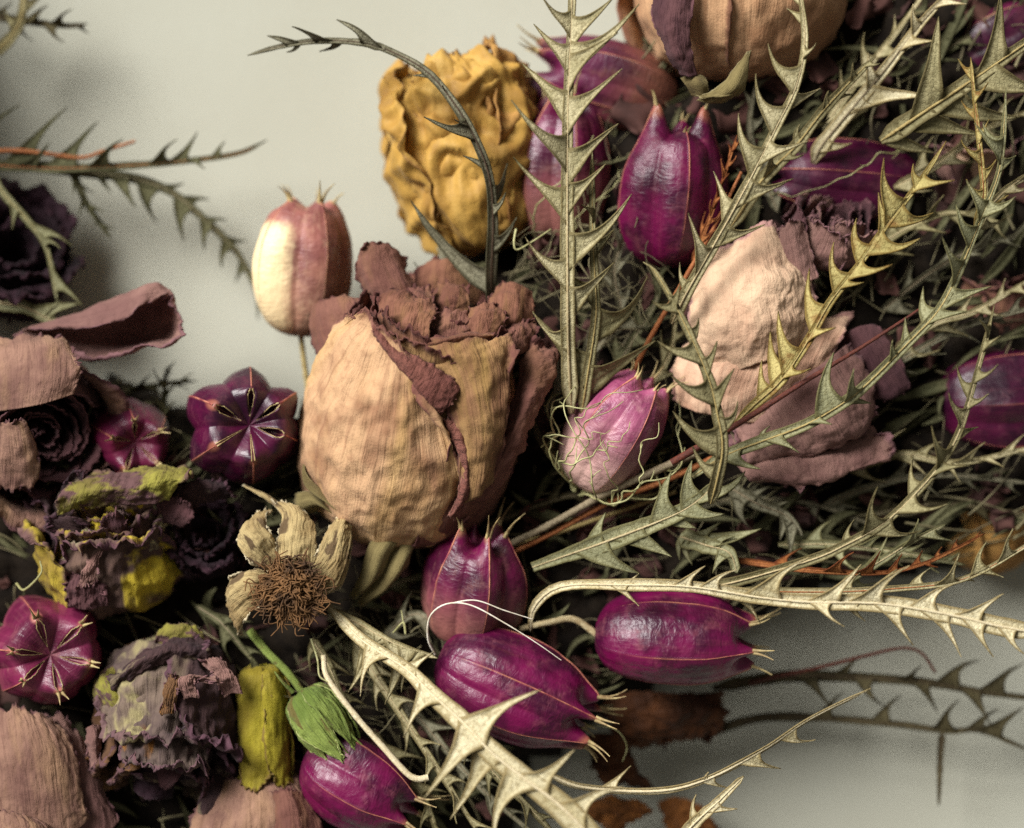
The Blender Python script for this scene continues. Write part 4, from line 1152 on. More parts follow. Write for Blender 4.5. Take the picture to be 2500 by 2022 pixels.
def shrivelled():
    root = cluster('dried_rose', 'shrivelled grey purple rose head above the bottom edge', 'dried rose', (425, 1575, -110), (-0.02, -0.42, -0.9), 178, 360,
        [(1.0, 4, 0.95), (0.84, 4, 1.0), (0.6, 3, 1.0), (0.35, 3, 0.9)], ['petal_rot_grey', 'petal_rot_dark', 'petal_rot_grey', 'petal_rot_brown'], 9, 0.012, 30, 171, nres=64, long_w=6, fold=(14, 80), flare=0.14, tear=32)
    rows = [
     ('petal_rot_grey', [[(262, 1905, 30), (292, 1888, 90), (325, 1910, 60), (362, 1868, 140), (392, 1872, 90), (425, 1842, 150)],
                         [(262, 1820, 60), (298, 1805, 125), (330, 1815, 85), (368, 1790, 165), (400, 1790, 115), (440, 1772, 165)],
                         [(292, 1730, 70), (325, 1715, 135), (352, 1722, 95), (385, 1705, 160), (415, 1705, 115), (445, 1695, 150)],
                         [(335, 1655, 60), (358, 1642, 105), (378, 1645, 80), (402, 1632, 120), (425, 1630, 90), (448, 1630, 105)],
                         [(368, 1612, 20), (384, 1602, 40), (400, 1602, 30), (418, 1596, 45), (436, 1598, 35), (455, 1604, 40)]]),
     ('petal_rot_dark', [[(440, 1850, 110), (480, 1868, 75), (515, 1845, 130), (552, 1862, 70), (592, 1885, 60)],
                         [(440, 1770, 145), (482, 1775, 100), (518, 1755, 150), (552, 1762, 90), (585, 1780, 60)],
                         [(445, 1695, 140), (482, 1690, 100), (515, 1680, 135), (545, 1685, 80), (575, 1700, 50)],
                         [(452, 1635, 90), (480, 1625, 70), (508, 1625, 85), (535, 1635, 50), (560, 1655, 20)]]),
     ('petal_rot_dark', [[(268, 1700, 60), (320, 1662, 100), (385, 1625, 110), (450, 1612, 90), (505, 1612, 60)], [(275, 1668, 80), (330, 1625, 125), (395, 1592, 135), (455, 1585, 105), (512, 1590, 70)], [(300, 1640, 40), (350, 1595, 80), (405, 1568, 85), (455, 1562, 60), (500, 1570, 30)]]),
     ('petal_rot_brown', [[(392, 1745, 150), (408, 1738, 172), (428, 1740, 158)], [(398, 1695, 158), (416, 1688, 180), (436, 1690, 165)], [(412, 1652, 125), (425, 1645, 145), (442, 1650, 132)]]),
     ('petal_rot_grey', [[(232, 2040, 0), (285, 2052, 50), (340, 2030, 30), (395, 2045, 40), (440, 2040, 10)], [(245, 1975, 50), (290, 1972, 100), (335, 1962, 70), (375, 1970, 95), (410, 1968, 50)], [(262, 1915, 50), (300, 1900, 95), (335, 1905, 70), (365, 1900, 90), (390, 1915, 50)]]),
     ('petal_mauve', [[(452, 1705, 145), (468, 1700, 165), (486, 1702, 145)], [(446, 1665, 150), (460, 1655, 170), (478, 1655, 150)], [(520, 1668, 130), (530, 1660, 140), (545, 1668, 125)]]),
     ('petal_mauve', [[(545, 1700, 90), (565, 1690, 105), (590, 1690, 90)], [(520, 1650, 100), (545, 1640, 120), (575, 1650, 100)], [(490, 1620, 80), (515, 1605, 95), (545, 1615, 75)]])]
    for i, (mt, ct) in enumerate(rows):
        if i in (0, 1, 4):
            continue
        patch(root, regrow(ct, 1.1, 0.42), mt, 80, 76, crumple=6, cscale=0.02, ruffle=44, seed=190 + i, tear=22, rimw=0.11, long_w=3, fold=(6, 55), facet=(3, 40))
    shards(root, (450, 1880, 20), 120, 90, 7, ['petal_rot_dark', 'petal_black', 'petal_dusk'], 6)
shrivelled()
cluster('dried_rose', 'nearly black withered rose head between yellow rose and starry bloom', 'dried rose', (500, 1360, -160), (0.1, -0.8, 0.5), 95, 170,
        [(1.0, 4, 1.0), (0.7, 4, 1.0), (0.35, 3, 0.95)], ['petal_black'], 22, 0.016, 22, 191)
cluster('dried_rose', 'blackened rose head at the left edge under the hanging leaves', 'dried rose', (10, 700, -330), (0.3, -0.7, 0.5), 165, 220,
        [(1.0, 5, 1.0), (0.75, 4, 1.0), (0.4, 3, 0.95)], ['petal_black'], 20, 0.010, 22, 201)
cluster('dried_rose', 'brown blurred rose at the right edge above the purple pod', 'dried rose', (2400, 830, -250), (0.1, -0.4, 0.9), 120, 220,
        [(1.0, 4, 1.0), (0.7, 3, 1.0)], ['petal_hero_curl'], 10, 0.012, 12, 211)
cluster('dried_rose', 'dull ochre yellow rose in shade at the lower right edge', 'dried rose', (2400, 1380, -330), (0.05, -0.3, 0.9), 130, 210,
        [(1.0, 4, 1.0), (0.7, 3, 1.0)], ['petal_ochre'], 12, 0.010, 10, 221)
cluster('dried_rose', 'dark mauve rose in shade at the upper right edge', 'dried rose', (2330, 470, -250), (0.1, -0.4, 0.9), 140, 180,
        [(1.0, 4, 1.0), (0.7, 3, 1.0)], ['petal_peach', 'petal_mauve'], 10, 0.012, 12, 231)

def bottom_petals():
    b = P(60, 1990, -60)
    root = thing('dried_rose', 'broad tan petalled rose in the bottom left corner', 'dried rose', b)
    patch(root, [[(-60, 2080, 60), (50, 2090, 100), (150, 2060, 110), (230, 1985, 80)], [(-60, 1960, 80), (40, 1950, 130), (130, 1930, 135), (222, 1975, 90)],
                 [(-60, 1830, 70), (20, 1820, 120), (110, 1810, 125), (190, 1830, 80)], [(-60, 1720, 30), (10, 1710, 70), (70, 1720, 70), (130, 1750, 40)]], 'petal_left', 90, 80, crumple=4, ruffle=16, seed=241, long_w=3.0, tear=22)
    patch(root, [[(60, 2090, 10), (160, 2080, 50), (240, 2050, 60), (300, 2000, 30)], [(80, 1950, 20), (160, 1930, 70), (230, 1950, 70), (270, 1960, 30)],
                 [(90, 1830, 10), (150, 1800, 50), (210, 1850, 50), (250, 1900, 20)], [(100, 1740, -20), (140, 1730, 10), (190, 1780, 10), (230, 1840, -10)]], 'petal_mauve', 60, 60, crumple=4, ruffle=16, seed=242, long_w=3.0, tear=22)
    patch(root, [[(-60, 2100, 110), (10, 2100, 150), (80, 2080, 150), (150, 2060, 120)], [(-60, 2040, 110), (10, 2030, 160), (80, 2020, 160), (130, 2020, 130)], [(-60, 1980, 100), (0, 1970, 140), (50, 1985, 140), (90, 2000, 120)]], 'petal_left', 40, 50, crumple=4, ruffle=14, seed=243, long_w=3.0, tear=20)
    b = P(650, 2030, -60)
    root = thing('dried_rose', 'tan petals under the green buds, cut by the bottom edge', 'dried rose', b)
    patch(root, [[(430, 2120, 20), (560, 2130, 60), (680, 2130, 70), (800, 2100, 20)], [(440, 2030, 30), (560, 2020, 80), (690, 2020, 80), (780, 2020, 30)], [(480, 1960, 10), (570, 1950, 50), (680, 1940, 50), (760, 1950, 10)], [(520, 1900, -30), (580, 1890, 0), (660, 1880, 0), (730, 1890, -30)]],
          'petal_left', 70, 80, crumple=4, ruffle=16, seed=244, long_w=3.0, tear=20)
    patch(root, [[(640, 2120, 60), (720, 2120, 90), (800, 2110, 50)], [(650, 2020, 70), (720, 2010, 100), (790, 2020, 50)], [(660, 1930, 40), (700, 1920, 60), (750, 1930, 20)]], 'petal_hero_curl', 40, 40, crumple=8, ruffle=8, seed=245, long_w=1.5)
bottom_petals()

# withered bracts in front of the shrivelled rose
for lab, ct, mt, sd in [
    ('small lime green and purple crumpled petal under the pink star pod', [[(290, 1790, 40), (310, 1770, 60), (330, 1740, 40)], [(250, 1740, 60), (280, 1710, 90), (310, 1690, 70)], [(225, 1700, 50), (245, 1660, 80), (285, 1640, 60)], [(235, 1650, 40), (260, 1630, 50), (300, 1625, 30)]], 'petal_rot_lime', 251),
    ('lime green petal scrap on top of the shrivelled rose', [[(370, 1580, 20), (430, 1570, 50), (500, 1590, 30)], [(380, 1550, 40), (440, 1540, 60), (505, 1560, 40)], [(400, 1525, 30), (450, 1520, 40), (490, 1535, 20)]], 'petal_rot_lime', 252),
    ('upright mauve petal strip between tan petal and shrivelled rose', [[(205, 1780, 60), (225, 1770, 80), (245, 1770, 60)], [(210, 1830, 70), (230, 1820, 90), (250, 1825, 70)], [(220, 1880, 60), (235, 1875, 80), (248, 1880, 60)]], 'petal_mauve', 253)]:
    r0 = thing('rose_petal', lab, 'petal', P(*ct[0][0]))
    patch(r0, ct, mt, 40, 36, crumple=10, cscale=0.02, ruffle=12, seed=sd, tear=8)

# ================================================================= buds and the starry bloom
def buds():
    b = P(650, 1610, 20)
    root = thing('flower_bud', 'yellow green tubular dried bud hanging beside the bright green bud', 'bud', b)
    ax = nrm(P(660, 1930, 10) - P(650, 1610, 20))
    for j in range(5):
        cup(root, P(640, 1625, -10), ax, 64, 300, 72 * j + 20, 50, 'bud_yellow', [(0.3, 0), (0.8, 0.05), (1.0, 0.25), (1.0, 0.6), (1.0, 0.85), (1.15, 1.0)], 40, 30, crumple=8, cscale=0.02, ruffle=10, seed=260 + j, flare=0.12, tear=14)
    b = P(735, 1690, 60)
    root = thing('flower_bud', 'bright green pointed bud above the lowest purple pod', 'bud', b)
    ax = nrm(P(850, 1840, 90) - P(735, 1680, 60))
    for j in range(6):
        cup(root, b, ax, 68, 205, 60 * j + 10, 42, 'bud_green', [(0.15, 0), (0.7, 0.06), (0.95, 0.28), (0.93, 0.55), (0.72, 0.82), (0.5, 1.0)], 40, 36, crumple=3, cscale=0.025, ruffle=8, seed=270 + j, flare=0.12, tear=8, long_w=2.5, rimw=0.1, narrow=0.8, facet=(4, 40))
    for q, (ox, oy, od) in enumerate([(-32, 24, 40), (8, 2, 78), (38, -26, 48), (-4, 12, 60)]):
        stem(None, [(737, 1692, 62), (768 + ox, 1735 + oy, 70 + od), (806 + ox, 1790 + oy, 80 + od), (846 + ox * 0.4, 1838 + oy * 0.4, 92 + od * 0.5)], 3.5, 2.2, 'bud_green', parent=root, part='rib')
    stem(None, [(610, 1540, 20), (650, 1590, 40), (700, 1640, 50), (742, 1696, 60)], 11, 9, 'bud_green', parent=root)
    for q in ([(800, 1830, 90), (806, 1870, 100), (790, 1905, 100)], [(830, 1740, 110), (855, 1790, 120), (890, 1825, 110)], [(715, 1690, 90), (690, 1665, 100), (670, 1640, 90)]):
        stem(None, q, 6, 1.5, 'bud_green', parent=root, part='bud_tip')
buds()

def starry():
    c = P(700, 1400, 110)
    root = thing('dried_bloom', 'straw coloured bloom with bare brown stamen tuft below the central rose', 'dried bloom', c)
    sets = [[[(680, 1380, 110), (720, 1380, 125), (760, 1380, 110)], [(680, 1320, 120), (720, 1315, 140), (762, 1320, 120)], [(690, 1270, 90), (722, 1262, 110), (755, 1275, 90)], [(672, 1240, 60), (690, 1236, 60), (700, 1240, 60)]],
            [[(660, 1390, 110), (665, 1360, 120), (680, 1340, 110)], [(615, 1360, 140), (630, 1320, 150), (665, 1310, 130)], [(590, 1320, 120), (605, 1290, 140), (650, 1275, 120)], [(625, 1275, 80), (640, 1262, 80), (665, 1255, 70)]],
            [[(655, 1410, 110), (645, 1440, 130), (640, 1470, 110)], [(610, 1400, 130), (605, 1440, 150), (615, 1490, 120)], [(570, 1420, 100), (570, 1460, 120), (590, 1520, 90)], [(562, 1440, 70), (566, 1480, 80), (592, 1540, 60)]],
            [[(750, 1390, 110), (770, 1410, 120), (790, 1430, 110)], [(780, 1340, 120), (810, 1370, 130), (825, 1410, 110)], [(800, 1300, 110), (830, 1300, 130), (845, 1330, 110)], [(812, 1290, 70), (835, 1278, 80), (852, 1285, 70)]],
            [[(760, 1410, 90), (780, 1430, 100), (800, 1440, 90)], [(790, 1390, 90), (820, 1400, 100), (838, 1410, 90)], [(820, 1350, 70), (840, 1340, 80), (850, 1340, 70)], [(838, 1310, 40), (848, 1300, 40), (853, 1300, 40)]]]
    for i, ct in enumerate(sets):
        patch(root, regrow(ct, 1.28, 0.8), 'petal_straw', 60, 50, crumple=5, cscale=0.02, ruffle=26, seed=280 + i, tear=14, long_w=2, fold=(4, 60))
    patch(root, [[(690, 1250, 60), (700, 1255, 70), (710, 1260, 60)], [(640, 1215, 60), (650, 1212, 66), (660, 1212, 60)], [(590, 1185, 40), (592, 1183, 40), (594, 1182, 40)]], 'petal_straw', 30, 12, crumple=3, ruffle=3, name='sepal', seed=288, tear=2)
    r_ = np.random.default_rng(9)
    bag = Bag()
    for i in range(620):
        a = r_.uniform(0, 2 * np.pi); q = math.sqrt(r_.random())
        x0, y0 = 706 + 54 * q * math.cos(a), 1428 + 54 * q * math.sin(a)
        l = r_.uniform(22, 52)
        dx, dy = math.cos(a) * q * 0.8 + r_.normal(0, 0.3), math.sin(a) * q * 0.8 + 0.35 + r_.normal(0, 0.3)
        pts = [P(x0, y0, 110 + 40 * (1 - q * q)), P(x0 + dx * l * 0.4 + r_.normal(0, 6), y0 + dy * l * 0.4 + r_.normal(0, 6), 150 + 40 * (1 - q * q)), P(x0 + dx * l * 0.8 + r_.normal(0, 9), y0 + dy * l * 0.8 + r_.normal(0, 9), 165 + 35 * (1 - q)), P(x0 + dx * l * 0.9 + r_.normal(0, 14), y0 + dy * l + r_.normal(0, 12), 165)]
        C = catmull(np.array(pts), 12)
        V, F = tubeVF(C, np.linspace(2.4, 1.4, 12) * U, 5)
        bag.add(V, F)
    bag.build('stamen_tuft', M['stamen'], root, kind='stuff')
    Vd = []
    th = np.linspace(0, 2 * np.pi, 24, endpoint=False)
    rings = np.linspace(0.02, 1, 10)
    for q in rings:
        for t in th:
            Vd.append(P(706 + 60 * q * math.cos(t), 1426 + 58 * q * math.sin(t), 95 + 55 * math.sqrt(max(0, 1 - q * q)) + 6 * math.sin(5 * t + 9 * q)))
    mesh_obj('disc', np.array(Vd), gridF(10, 24, True), M['stamen'], root)
starry()

# rusty crumbled leaves under the lowest pods
for lab, ct, mt, sd in [
    ('dark rusty crumbling leaf under the horizontal purple pod', [[(1450, 1720, -200), (1530, 1690, -180), (1640, 1690, -180), (1780, 1690, -220)], [(1460, 1760, -190), (1550, 1750, -150), (1660, 1745, -150), (1800, 1730, -200)], [(1500, 1810, -200), (1570, 1800, -170), (1680, 1790, -180), (1790, 1770, -220)], [(1540, 1840, -240), (1600, 1830, -220), (1680, 1815, -220), (1760, 1800, -240)]], 'petal_rust', 291),
    ('dark brown crumbling leaf below the double ridged purple pod', [[(1420, 1800, -180), (1470, 1790, -170), (1540, 1800, -190)], [(1440, 1880, -170), (1500, 1870, -150), (1570, 1880, -190)], [(1470, 1930, -190), (1540, 1930, -180), (1620, 1940, -220)]], 'petal_rust', 292),
    ('orange brown leaf scrap at the bottom beside the bright stem', [[(1400, 1990, -220), (1440, 1960, -200), (1500, 1940, -220)], [(1450, 2020, -210), (1510, 1980, -190), (1570, 1950, -210)], [(1500, 2060, -220), (1560, 2010, -200), (1610, 1985, -220)]], 'petal_orange', 293),
    ('orange brown ragged leaf scrap cut by the bottom edge', [[(1600, 1960, -260), (1650, 1945, -240), (1690, 1950, -250)], [(1610, 2010, -250), (1680, 1990, -230), (1740, 1990, -250)], [(1640, 2060, -260), (1700, 2050, -250), (1775, 2040, -270)]], 'petal_orange', 294)]:
    r0 = thing('dried_leaf', lab, 'dried leaf', P(*ct[0][0]))
    patch(r0, ct, mt, 56, 50, crumple=12, cscale=0.02, ruffle=40, seed=sd, tear=60, fold=(10, 70))
# ================================================================= seed pods
pod('pale cream and pink ribbed pod standing alone against the wall', (732, 822, -150), (757, 496, -120), 128, 'pod_pale', n=5, phase=24, groove=0.12, beak=0.045, horn=50, splay=0.55, panel=(3, 4), seed=1, stem_pts=[(734, 815, -150), (742, 880, -155), (752, 960, -160), (757, 1060, -170)], stem_r=7, wr=0.014)
pod('dark purple star shaped pod facing the camera, left of the central rose', (596, 1052, -200), (611, 1037, 120), 146, 'pod_deep', n=6, phase=4, groove=0.15, beak=0.03, horn=9, splay=0.2, slit=0.12, seed=2, wr=0.008, horn_curl=0.3, sutmat='suture_dark', cuts=[0.8, 0.8, 0.1, 0.1, 1.3, 1.1])
pod('glossy magenta pod with two open horns at the upper middle', (1622, 652, -90), (1655, 318, -30), 128, 'pod', n=5, phase=14, groove=0.15, beak=0.17, horn=34, splay=0.55, seed=3, beak_w=0.7, wr=0.008, beaks=[0.15, 1.2, 0.5, 0.6, 1.2])
pod('dark pod with brownish base behind the tall upright sprig', (1368, 600, -170), (1385, 262, -130), 122, 'pod_tan', n=6, phase=10, groove=0.10, beak=0.12, horn=50, splay=0.3, seed=4, threads=4)
pod('purple pod with golden brown end under the top rose', (1652, 268, -210), (1335, 168, -170), 120, 'pod_brown', n=6, phase=25, groove=0.08, beak=0.14, horn=50, splay=0.3, seed=5)
pod('dark wine pod lying above the opened pale rose', (2248, 455, -150), (1890, 425, -110), 108, 'pod_deep', n=6, phase=12, groove=0.08, beak=0.1, horn=40, splay=0.3, seed=6, threads=3)
pod('shaded reddish pod behind the broad sprig at the upper right', (2240, 340, -260), (2450, 250, -230), 100, 'pod_tan', n=6, phase=0, seed=7, horn=40)
pod('dark plum pod in the top right corner behind broad teeth', (2330, 170, -190), (2560, 60, -160), 100, 'pod_deep', n=6, phase=20, seed=17, horn=40)
pod('violet pod cut by the right edge', (2282, 985, -130), (2620, 960, -150), 126, 'pod_deep', n=6, phase=2, groove=0.05, beak=0.1, seed=8, wr=0.006)
pod('pale pink pod wrapped in fine green threads, right of the central rose', (1418, 1188, -10), (1582, 940, 60), 112, 'pod_pink', n=5, phase=32, groove=0.10, beak=0.06, horn=60, splay=0.2, seed=9, threads=17, thread_gap=0.24, wr=0.009)
pod('squat tan and magenta pod with spiky crown below the central rose', (1128, 1565, -50), (1168, 1318, 40), 132, 'pod_tan', n=6, phase=18, groove=0.16, beak=0.16, horn=56, splay=0.45, seed=10, wr=0.009)
pod('plump magenta pod with forked tail, crossed by the brightest sprig', (1072, 1600, 30), (1415, 1748, 50), 134, 'pod', n=6, phase=38, groove=0.10, beak=0.13, horn=58, splay=0.35, seed=11, wr=0.010)
pod('smooth purple pod lying level under the horizontal sprig', (1452, 1552, 20), (1812, 1568, 40), 124, 'pod', n=5, phase=18, groove=0.05, beak=0.12, horn=52, splay=0.45, seed=12, wr=0.010)
pod('magenta pod at the bottom edge under the green bud', (752, 1836, 20), (985, 1972, 60), 118, 'pod', n=5, phase=24, groove=0.12, beak=0.16, horn=62, splay=0.5, seed=13, wr=0.007)
pod('pink star shaped pod facing the camera at the left edge', (90, 1590, -150), (128, 1600, 130), 146, 'pod_rose', n=6, phase=16, groove=0.16, beak=0.05, horn=34, splay=0.5, slit=0.05, seed=14, wr=0.010, sutmat='suture_dark', sut=0.7)
pod('dark wine pod half hidden beside the left rose', (300, 1040, -200), (335, 1085, 0), 100, 'pod_wine', n=5, phase=10, groove=0.12, beak=0.10, horn=40, splay=0.5, slit=0.10, seed=15)
stem('pale stalk joining the level purple pod', [(1270, 1535, -10), (1340, 1520, 10), (1400, 1512, 20), (1456, 1548, 20)], 7, 9, 'rib_pale')

# ================================================================= sprigs
S = sprig
S('tall upright sprig crossing the dark pod at the upper middle', [(1395, 1010, 60), (1388, 860, 130), (1386, 728, 190), (1385, 461, 215), (1387, 252, 225), (1397, 0, 225), (1402, -120, 220)], 27,
  [(1253, 384), (1274, 155), (1303, 59), (1248, 244, 60), (1320, -15), (1509, 80), (1519, 168), (1509, 302), (1542, 474), (1500, -8), (1282, 579), (1430, -60), (1480, 400, 0), (1300, 760), (1500, 640), (1560, 10, 30)], 'leaf_pale', 'rib_pale', seed=1)
S('short upright sprig forked beside the tall upright sprig', [(1420, 1010, 60), (1432, 930, 100), (1452, 800, 140), (1455, 728, 160), (1447, 560, 180), (1446, 370, 190)], 19,
  [(1300, 765), (1367, 652), (1581, 673), (1600, 832, -30), (1420, 500), (1500, 560)], 'leaf_olive', 'rib_olive', seed=2, tooth_w=1.5)
S('thin dark sprig arching left over the yellow rose against the wall', [(1205, 770, -60), (1198, 688, 10), (1203, 537, 60), (1190, 419, 90), (1135, 294, 100), (1047, 180, 90), (945, 122, 70), (880, 104, 60), (776, 100, 40), (690, 112, 30), (604, 135, 20)], 22,
  [(1035, 285), (1001, 491), (1240, 398), (1110, 291), (1262, 530), (1080, 210, 20), (1010, 185, -20), (1010, 640, -20), (1235, 470, 20), (1130, 380, 10)], 'leaf_grey', 'rib_dark', seed=3, roll=25, lift=40, taper=0.35, shift=1.1, tooth_w=1.5, base_back=0.3)
arch = [(940, 121, 72), (880, 104, 60), (776, 100, 40), (690, 112, 30), (604, 135, 20)]
S('pointed leaf tip at the far left end of the arching sprig', arch, 14, [(713, 65), (822, 48), (652, 88), (780, 126), (700, 128)], 'leaf_grey', 'rib_dark', seed=4, roll=15, base_back=0.3, shift=1.7, tooth_w=1.6)
S('pale sprig climbing diagonally in front of the top rose', [(1640, 790, 60), (1680, 709, 150), (1789, 516, 215), (1852, 398, 230), (1902, 298, 235), (1944, 210, 235), (1965, 105, 230), (1956, 0, 220), (1950, -60, 210)], 21,
  [(1680, 520), (1743, 419), (1803, 277), (1845, 180), (1875, 107), (1921, 21), (1868, 549), (1936, 436), (1973, 345), (2003, 216), (1992, 105), (1660, 640), (1905, -40)], 'leaf_pale', 'rib_pale', seed=5)
S('whitish sprig running up to the right of the top rose', [(1985, 400, -30), (2015, 344, 0), (2145, 189, 40), (2250, 55, 60), (2330, -30, 60)], 26,
  [(2160, 250, 20), (2268, 235, 40), (2285, 100, 30), (2080, 350, 20), (2120, 130, 20), (2230, 10, 20), (2360, 10, 20)], 'leaf_cream', 'rib_grey', seed=6, tooth_w=1.8)
S('broad olive sprig with long teeth at the upper right', [(2150, 345, 70), (2271, 264, 110), (2397, 180, 130), (2520, 95, 140), (2600, 40, 140)], 34,
  [(2292, 40, 30), (2443, -20, 30), (2490, 287, -20), (2280, 373, -20), (2395, 330, -20), (2560, 220, -10)], 'leaf_olive', 'rib_olive', seed=7, tooth_w=2.2)
S('greenish sprig with short stubby teeth beside the climbing sprig', [(1780, 560, 20), (1860, 440, 60), (1940, 360, 80), (2010, 270, 90), (2080, 195, 90), (2137, 138, 90)], 26,
  {'sp': 95, 'len': 60, 'a': 0.25}, 'leaf_olive', 'rib_olive', seed=8, tooth_w=1.6)
S('yellowish sprig rising across the opened pale rose', [(1790, 1040, 120), (1840, 990, 150), (1910, 925, 180), (1977, 825, 200), (2028, 736, 215), (2095, 650, 225), (2158, 558, 230), (2217, 482, 225), (2271, 407, 215), (2310, 345, 200)], 18,
  [(1977, 656), (2036, 591), (2091, 533), (2145, 470), (2158, 386), (2179, 646), (2246, 583), (2279, 520), (1900, 760), (1880, 808), (2110, 690), (2230, 400), (2330, 440), (2040, 800), (1860, 880), (1980, 900)], 'leaf_yellow', 'rib_olive', seed=9, tooth_w=1.6, wing=1.4)
S('long curved sprig with brown tips sweeping to the right edge', [(1690, 1165, 120), (1776, 1110, 150), (1944, 1047, 190), (2019, 1009, 205), (2103, 950, 215), (2221, 833, 220), (2292, 757, 220), (2346, 653, 215), (2397, 528, 205), (2439, 419, 195), (2452, 294, 180), (2456, 215, 170)], 21,
  [(2036, 860, 10), (2085, 900), (2125, 985), (2180, 830), (2211, 775), (2255, 700), (2300, 580), (2335, 500), (2360, 440), (2400, 300), (1880, 1040), (1950, 1105), (1856, 1145), (2030, 1035), (2210, 820), (2480, 480), (2480, 380), (2420, 700), (2360, 760), (2380, 300)], 'leaf_green', 'rib_olive', seed=10, tooth_w=1.9, wing=1.5)
S('yellow sprig with brown teeth hanging at the upper right edge', [(2380, 560, 120), (2400, 480, 150), (2396, 400, 160), (2388, 320, 160), (2380, 250, 150), (2370, 140, 140)], 12, {'sp': 100, 'len': 75, 'a': 0.1}, 'leaf_yellow', 'rib_rust', seed=11)
stem('dark reddish brown twig across the opened pale rose', [(1640, 1130, 130), (1810, 1030, 165), (1960, 935, 185), (2100, 850, 195), (2229, 766, 190), (2260, 745, 180)], 9, 3, 'rib_red')
S('thin dark needle leaf hanging straight down at the lower right', [(2300, 1790, -200), (2296, 1840, -195), (2294, 1890, -190), (2292, 1968, -185)], 13, [], 'leaf_dark', 'rib_dark', seed=60, taper=0.3, cat='leaf')
S('slim sprig with even teeth in front of the violet pod', [(1690, 1440, 60), (1797, 1420, 120), (1977, 1368, 190), (2061, 1332, 215), (2158, 1277, 230), (2242, 1198, 240), (2305, 1122, 245), (2346, 1043, 245), (2388, 900, 240), (2412, 810, 230), (2428, 745, 225)], 19,
  [(2390, 780), (2336, 892), (2315, 959), (2275, 1040), (2229, 1116), (2143, 1189), (2086, 1269), (2443, 820), (2437, 890), (2414, 961), (2388, 1043), (2367, 1137), (2313, 1231), (2250, 1296)], 'leaf_olive', 'rib_pale', seed=12)
S('olive sprig standing in front of the pale creased petal', [(1735, 1230, 160), (1748, 1180, 195), (1764, 1093, 230), (1751, 1009, 250), (1726, 913, 260), (1663, 774, 260), (1600, 665, 245), (1570, 640, 235)], 24,
  [(1705, 778), (1751, 833), (1793, 900), (1802, 980), (1604, 833), (1638, 917), (1642, 1005), (1690, 1090), (1590, 735), (1660, 690)], 'leaf_olive', 'rib_olive', seed=13, tooth_w=1.9, wing=1.35)
S('broad pale green leaf with jagged lobes below the threaded pod', [(1300, 1385, 60), (1400, 1350, 90), (1500, 1315, 115), (1640, 1260, 130), (1700, 1225, 130), (1760, 1170, 120)], 40,
  [(1690, 1125, 10), (1640, 1150, 0), (1700, 1290, 0), (1640, 1360, 0), (1770, 1255, 0), (1480, 1250, 0), (1560, 1400, 0), (1820, 1150, 0)], 'leaf_green', 'rib_pale', seed=14, tooth_w=2.6, curl=0.12, wing=1.7, rib_w=0.18, start=0.5)
S('jagged green leaf lying above the level purple pod', [(1660, 1310, 40), (1720, 1330, 80), (1780, 1350, 95), (1800, 1400, 90)], 30, [(1760, 1275, 0), (1795, 1310, 10), (1690, 1380, 0), (1860, 1290, 20), (1740, 1400, 10), (1660, 1370, 0)], 'leaf_green', 'rib_pale', seed=15, tooth_w=2.4, curl=0.14, wing=1.7, rib_w=0.18)
S('starry grey green leaf in the shade right of the jagged leaf', [(1780, 1190, -20), (1850, 1230, 10), (1920, 1260, 20), (1960, 1310, 10)], 24, [(1885, 1185, 0), (1925, 1225, 0), (1905, 1320, 0), (1930, 1360, 0), (1830, 1290, 0)], 'leaf_grey', 'rib_grey', seed=16, tooth_w=2.2, wing=1.6, rib_w=0.2)
S('horizontal cream sprig with long spiny teeth over the level purple pod', [(1295, 1540, 40), (1300, 1490, 70), (1340, 1445, 110), (1400, 1428, 140), (1520, 1428, 180), (1684, 1432, 215), (1852, 1458, 235), (1977, 1470, 245), (2145, 1474, 250), (2313, 1500, 250), (2439, 1529, 250), (2560, 1550, 245)], 15,
  [(1722, 1382), (1977, 1361), (2103, 1378), (2221, 1382), (2338, 1424), (2451, 1449), (1856, 1523), (2061, 1529), (2112, 1516), (2229, 1575), (2347, 1604), (2426, 1604), (2505, 1600), (1800, 1392), (1560, 1400), (1560, 1480, 10)], 'leaf_cream', 'rib_cream', seed=17, tooth_w=1.1, taper=2.1)
S('brown edged sprig with upright teeth above the horizontal cream sprig', [(1800, 1440, 60), (1900, 1445, 110), (2050, 1445, 150), (2187, 1437, 170), (2313, 1424, 180), (2397, 1395, 185), (2500, 1336, 185), (2580, 1290, 180)], 15,
  [(2271, 1389), (2342, 1353), (2409, 1323), (2474, 1290), (2450, 1410, 0), (2380, 1420, -10), (2190, 1390), (2100, 1400), (2030, 1480, -20), (2130, 1485, -20)], 'leaf_pale', 'rib_rust', seed=18)
S('rusty red sprig with small dark teeth at the lower right', [(1780, 1365, 20), (1850, 1375, 60), (1977, 1392, 100), (2145, 1399, 120), (2250, 1378, 130), (2334, 1340, 130), (2405, 1302, 125)], 11,
  [(1958, 1340), (2085, 1348), (2150, 1345), (2203, 1353), (2252, 1345), (2300, 1335), (2338, 1318), (2375, 1325), (2290, 1385, 0), (2395, 1300)], 'leaf_rust', 'rib_rust', seed=19)
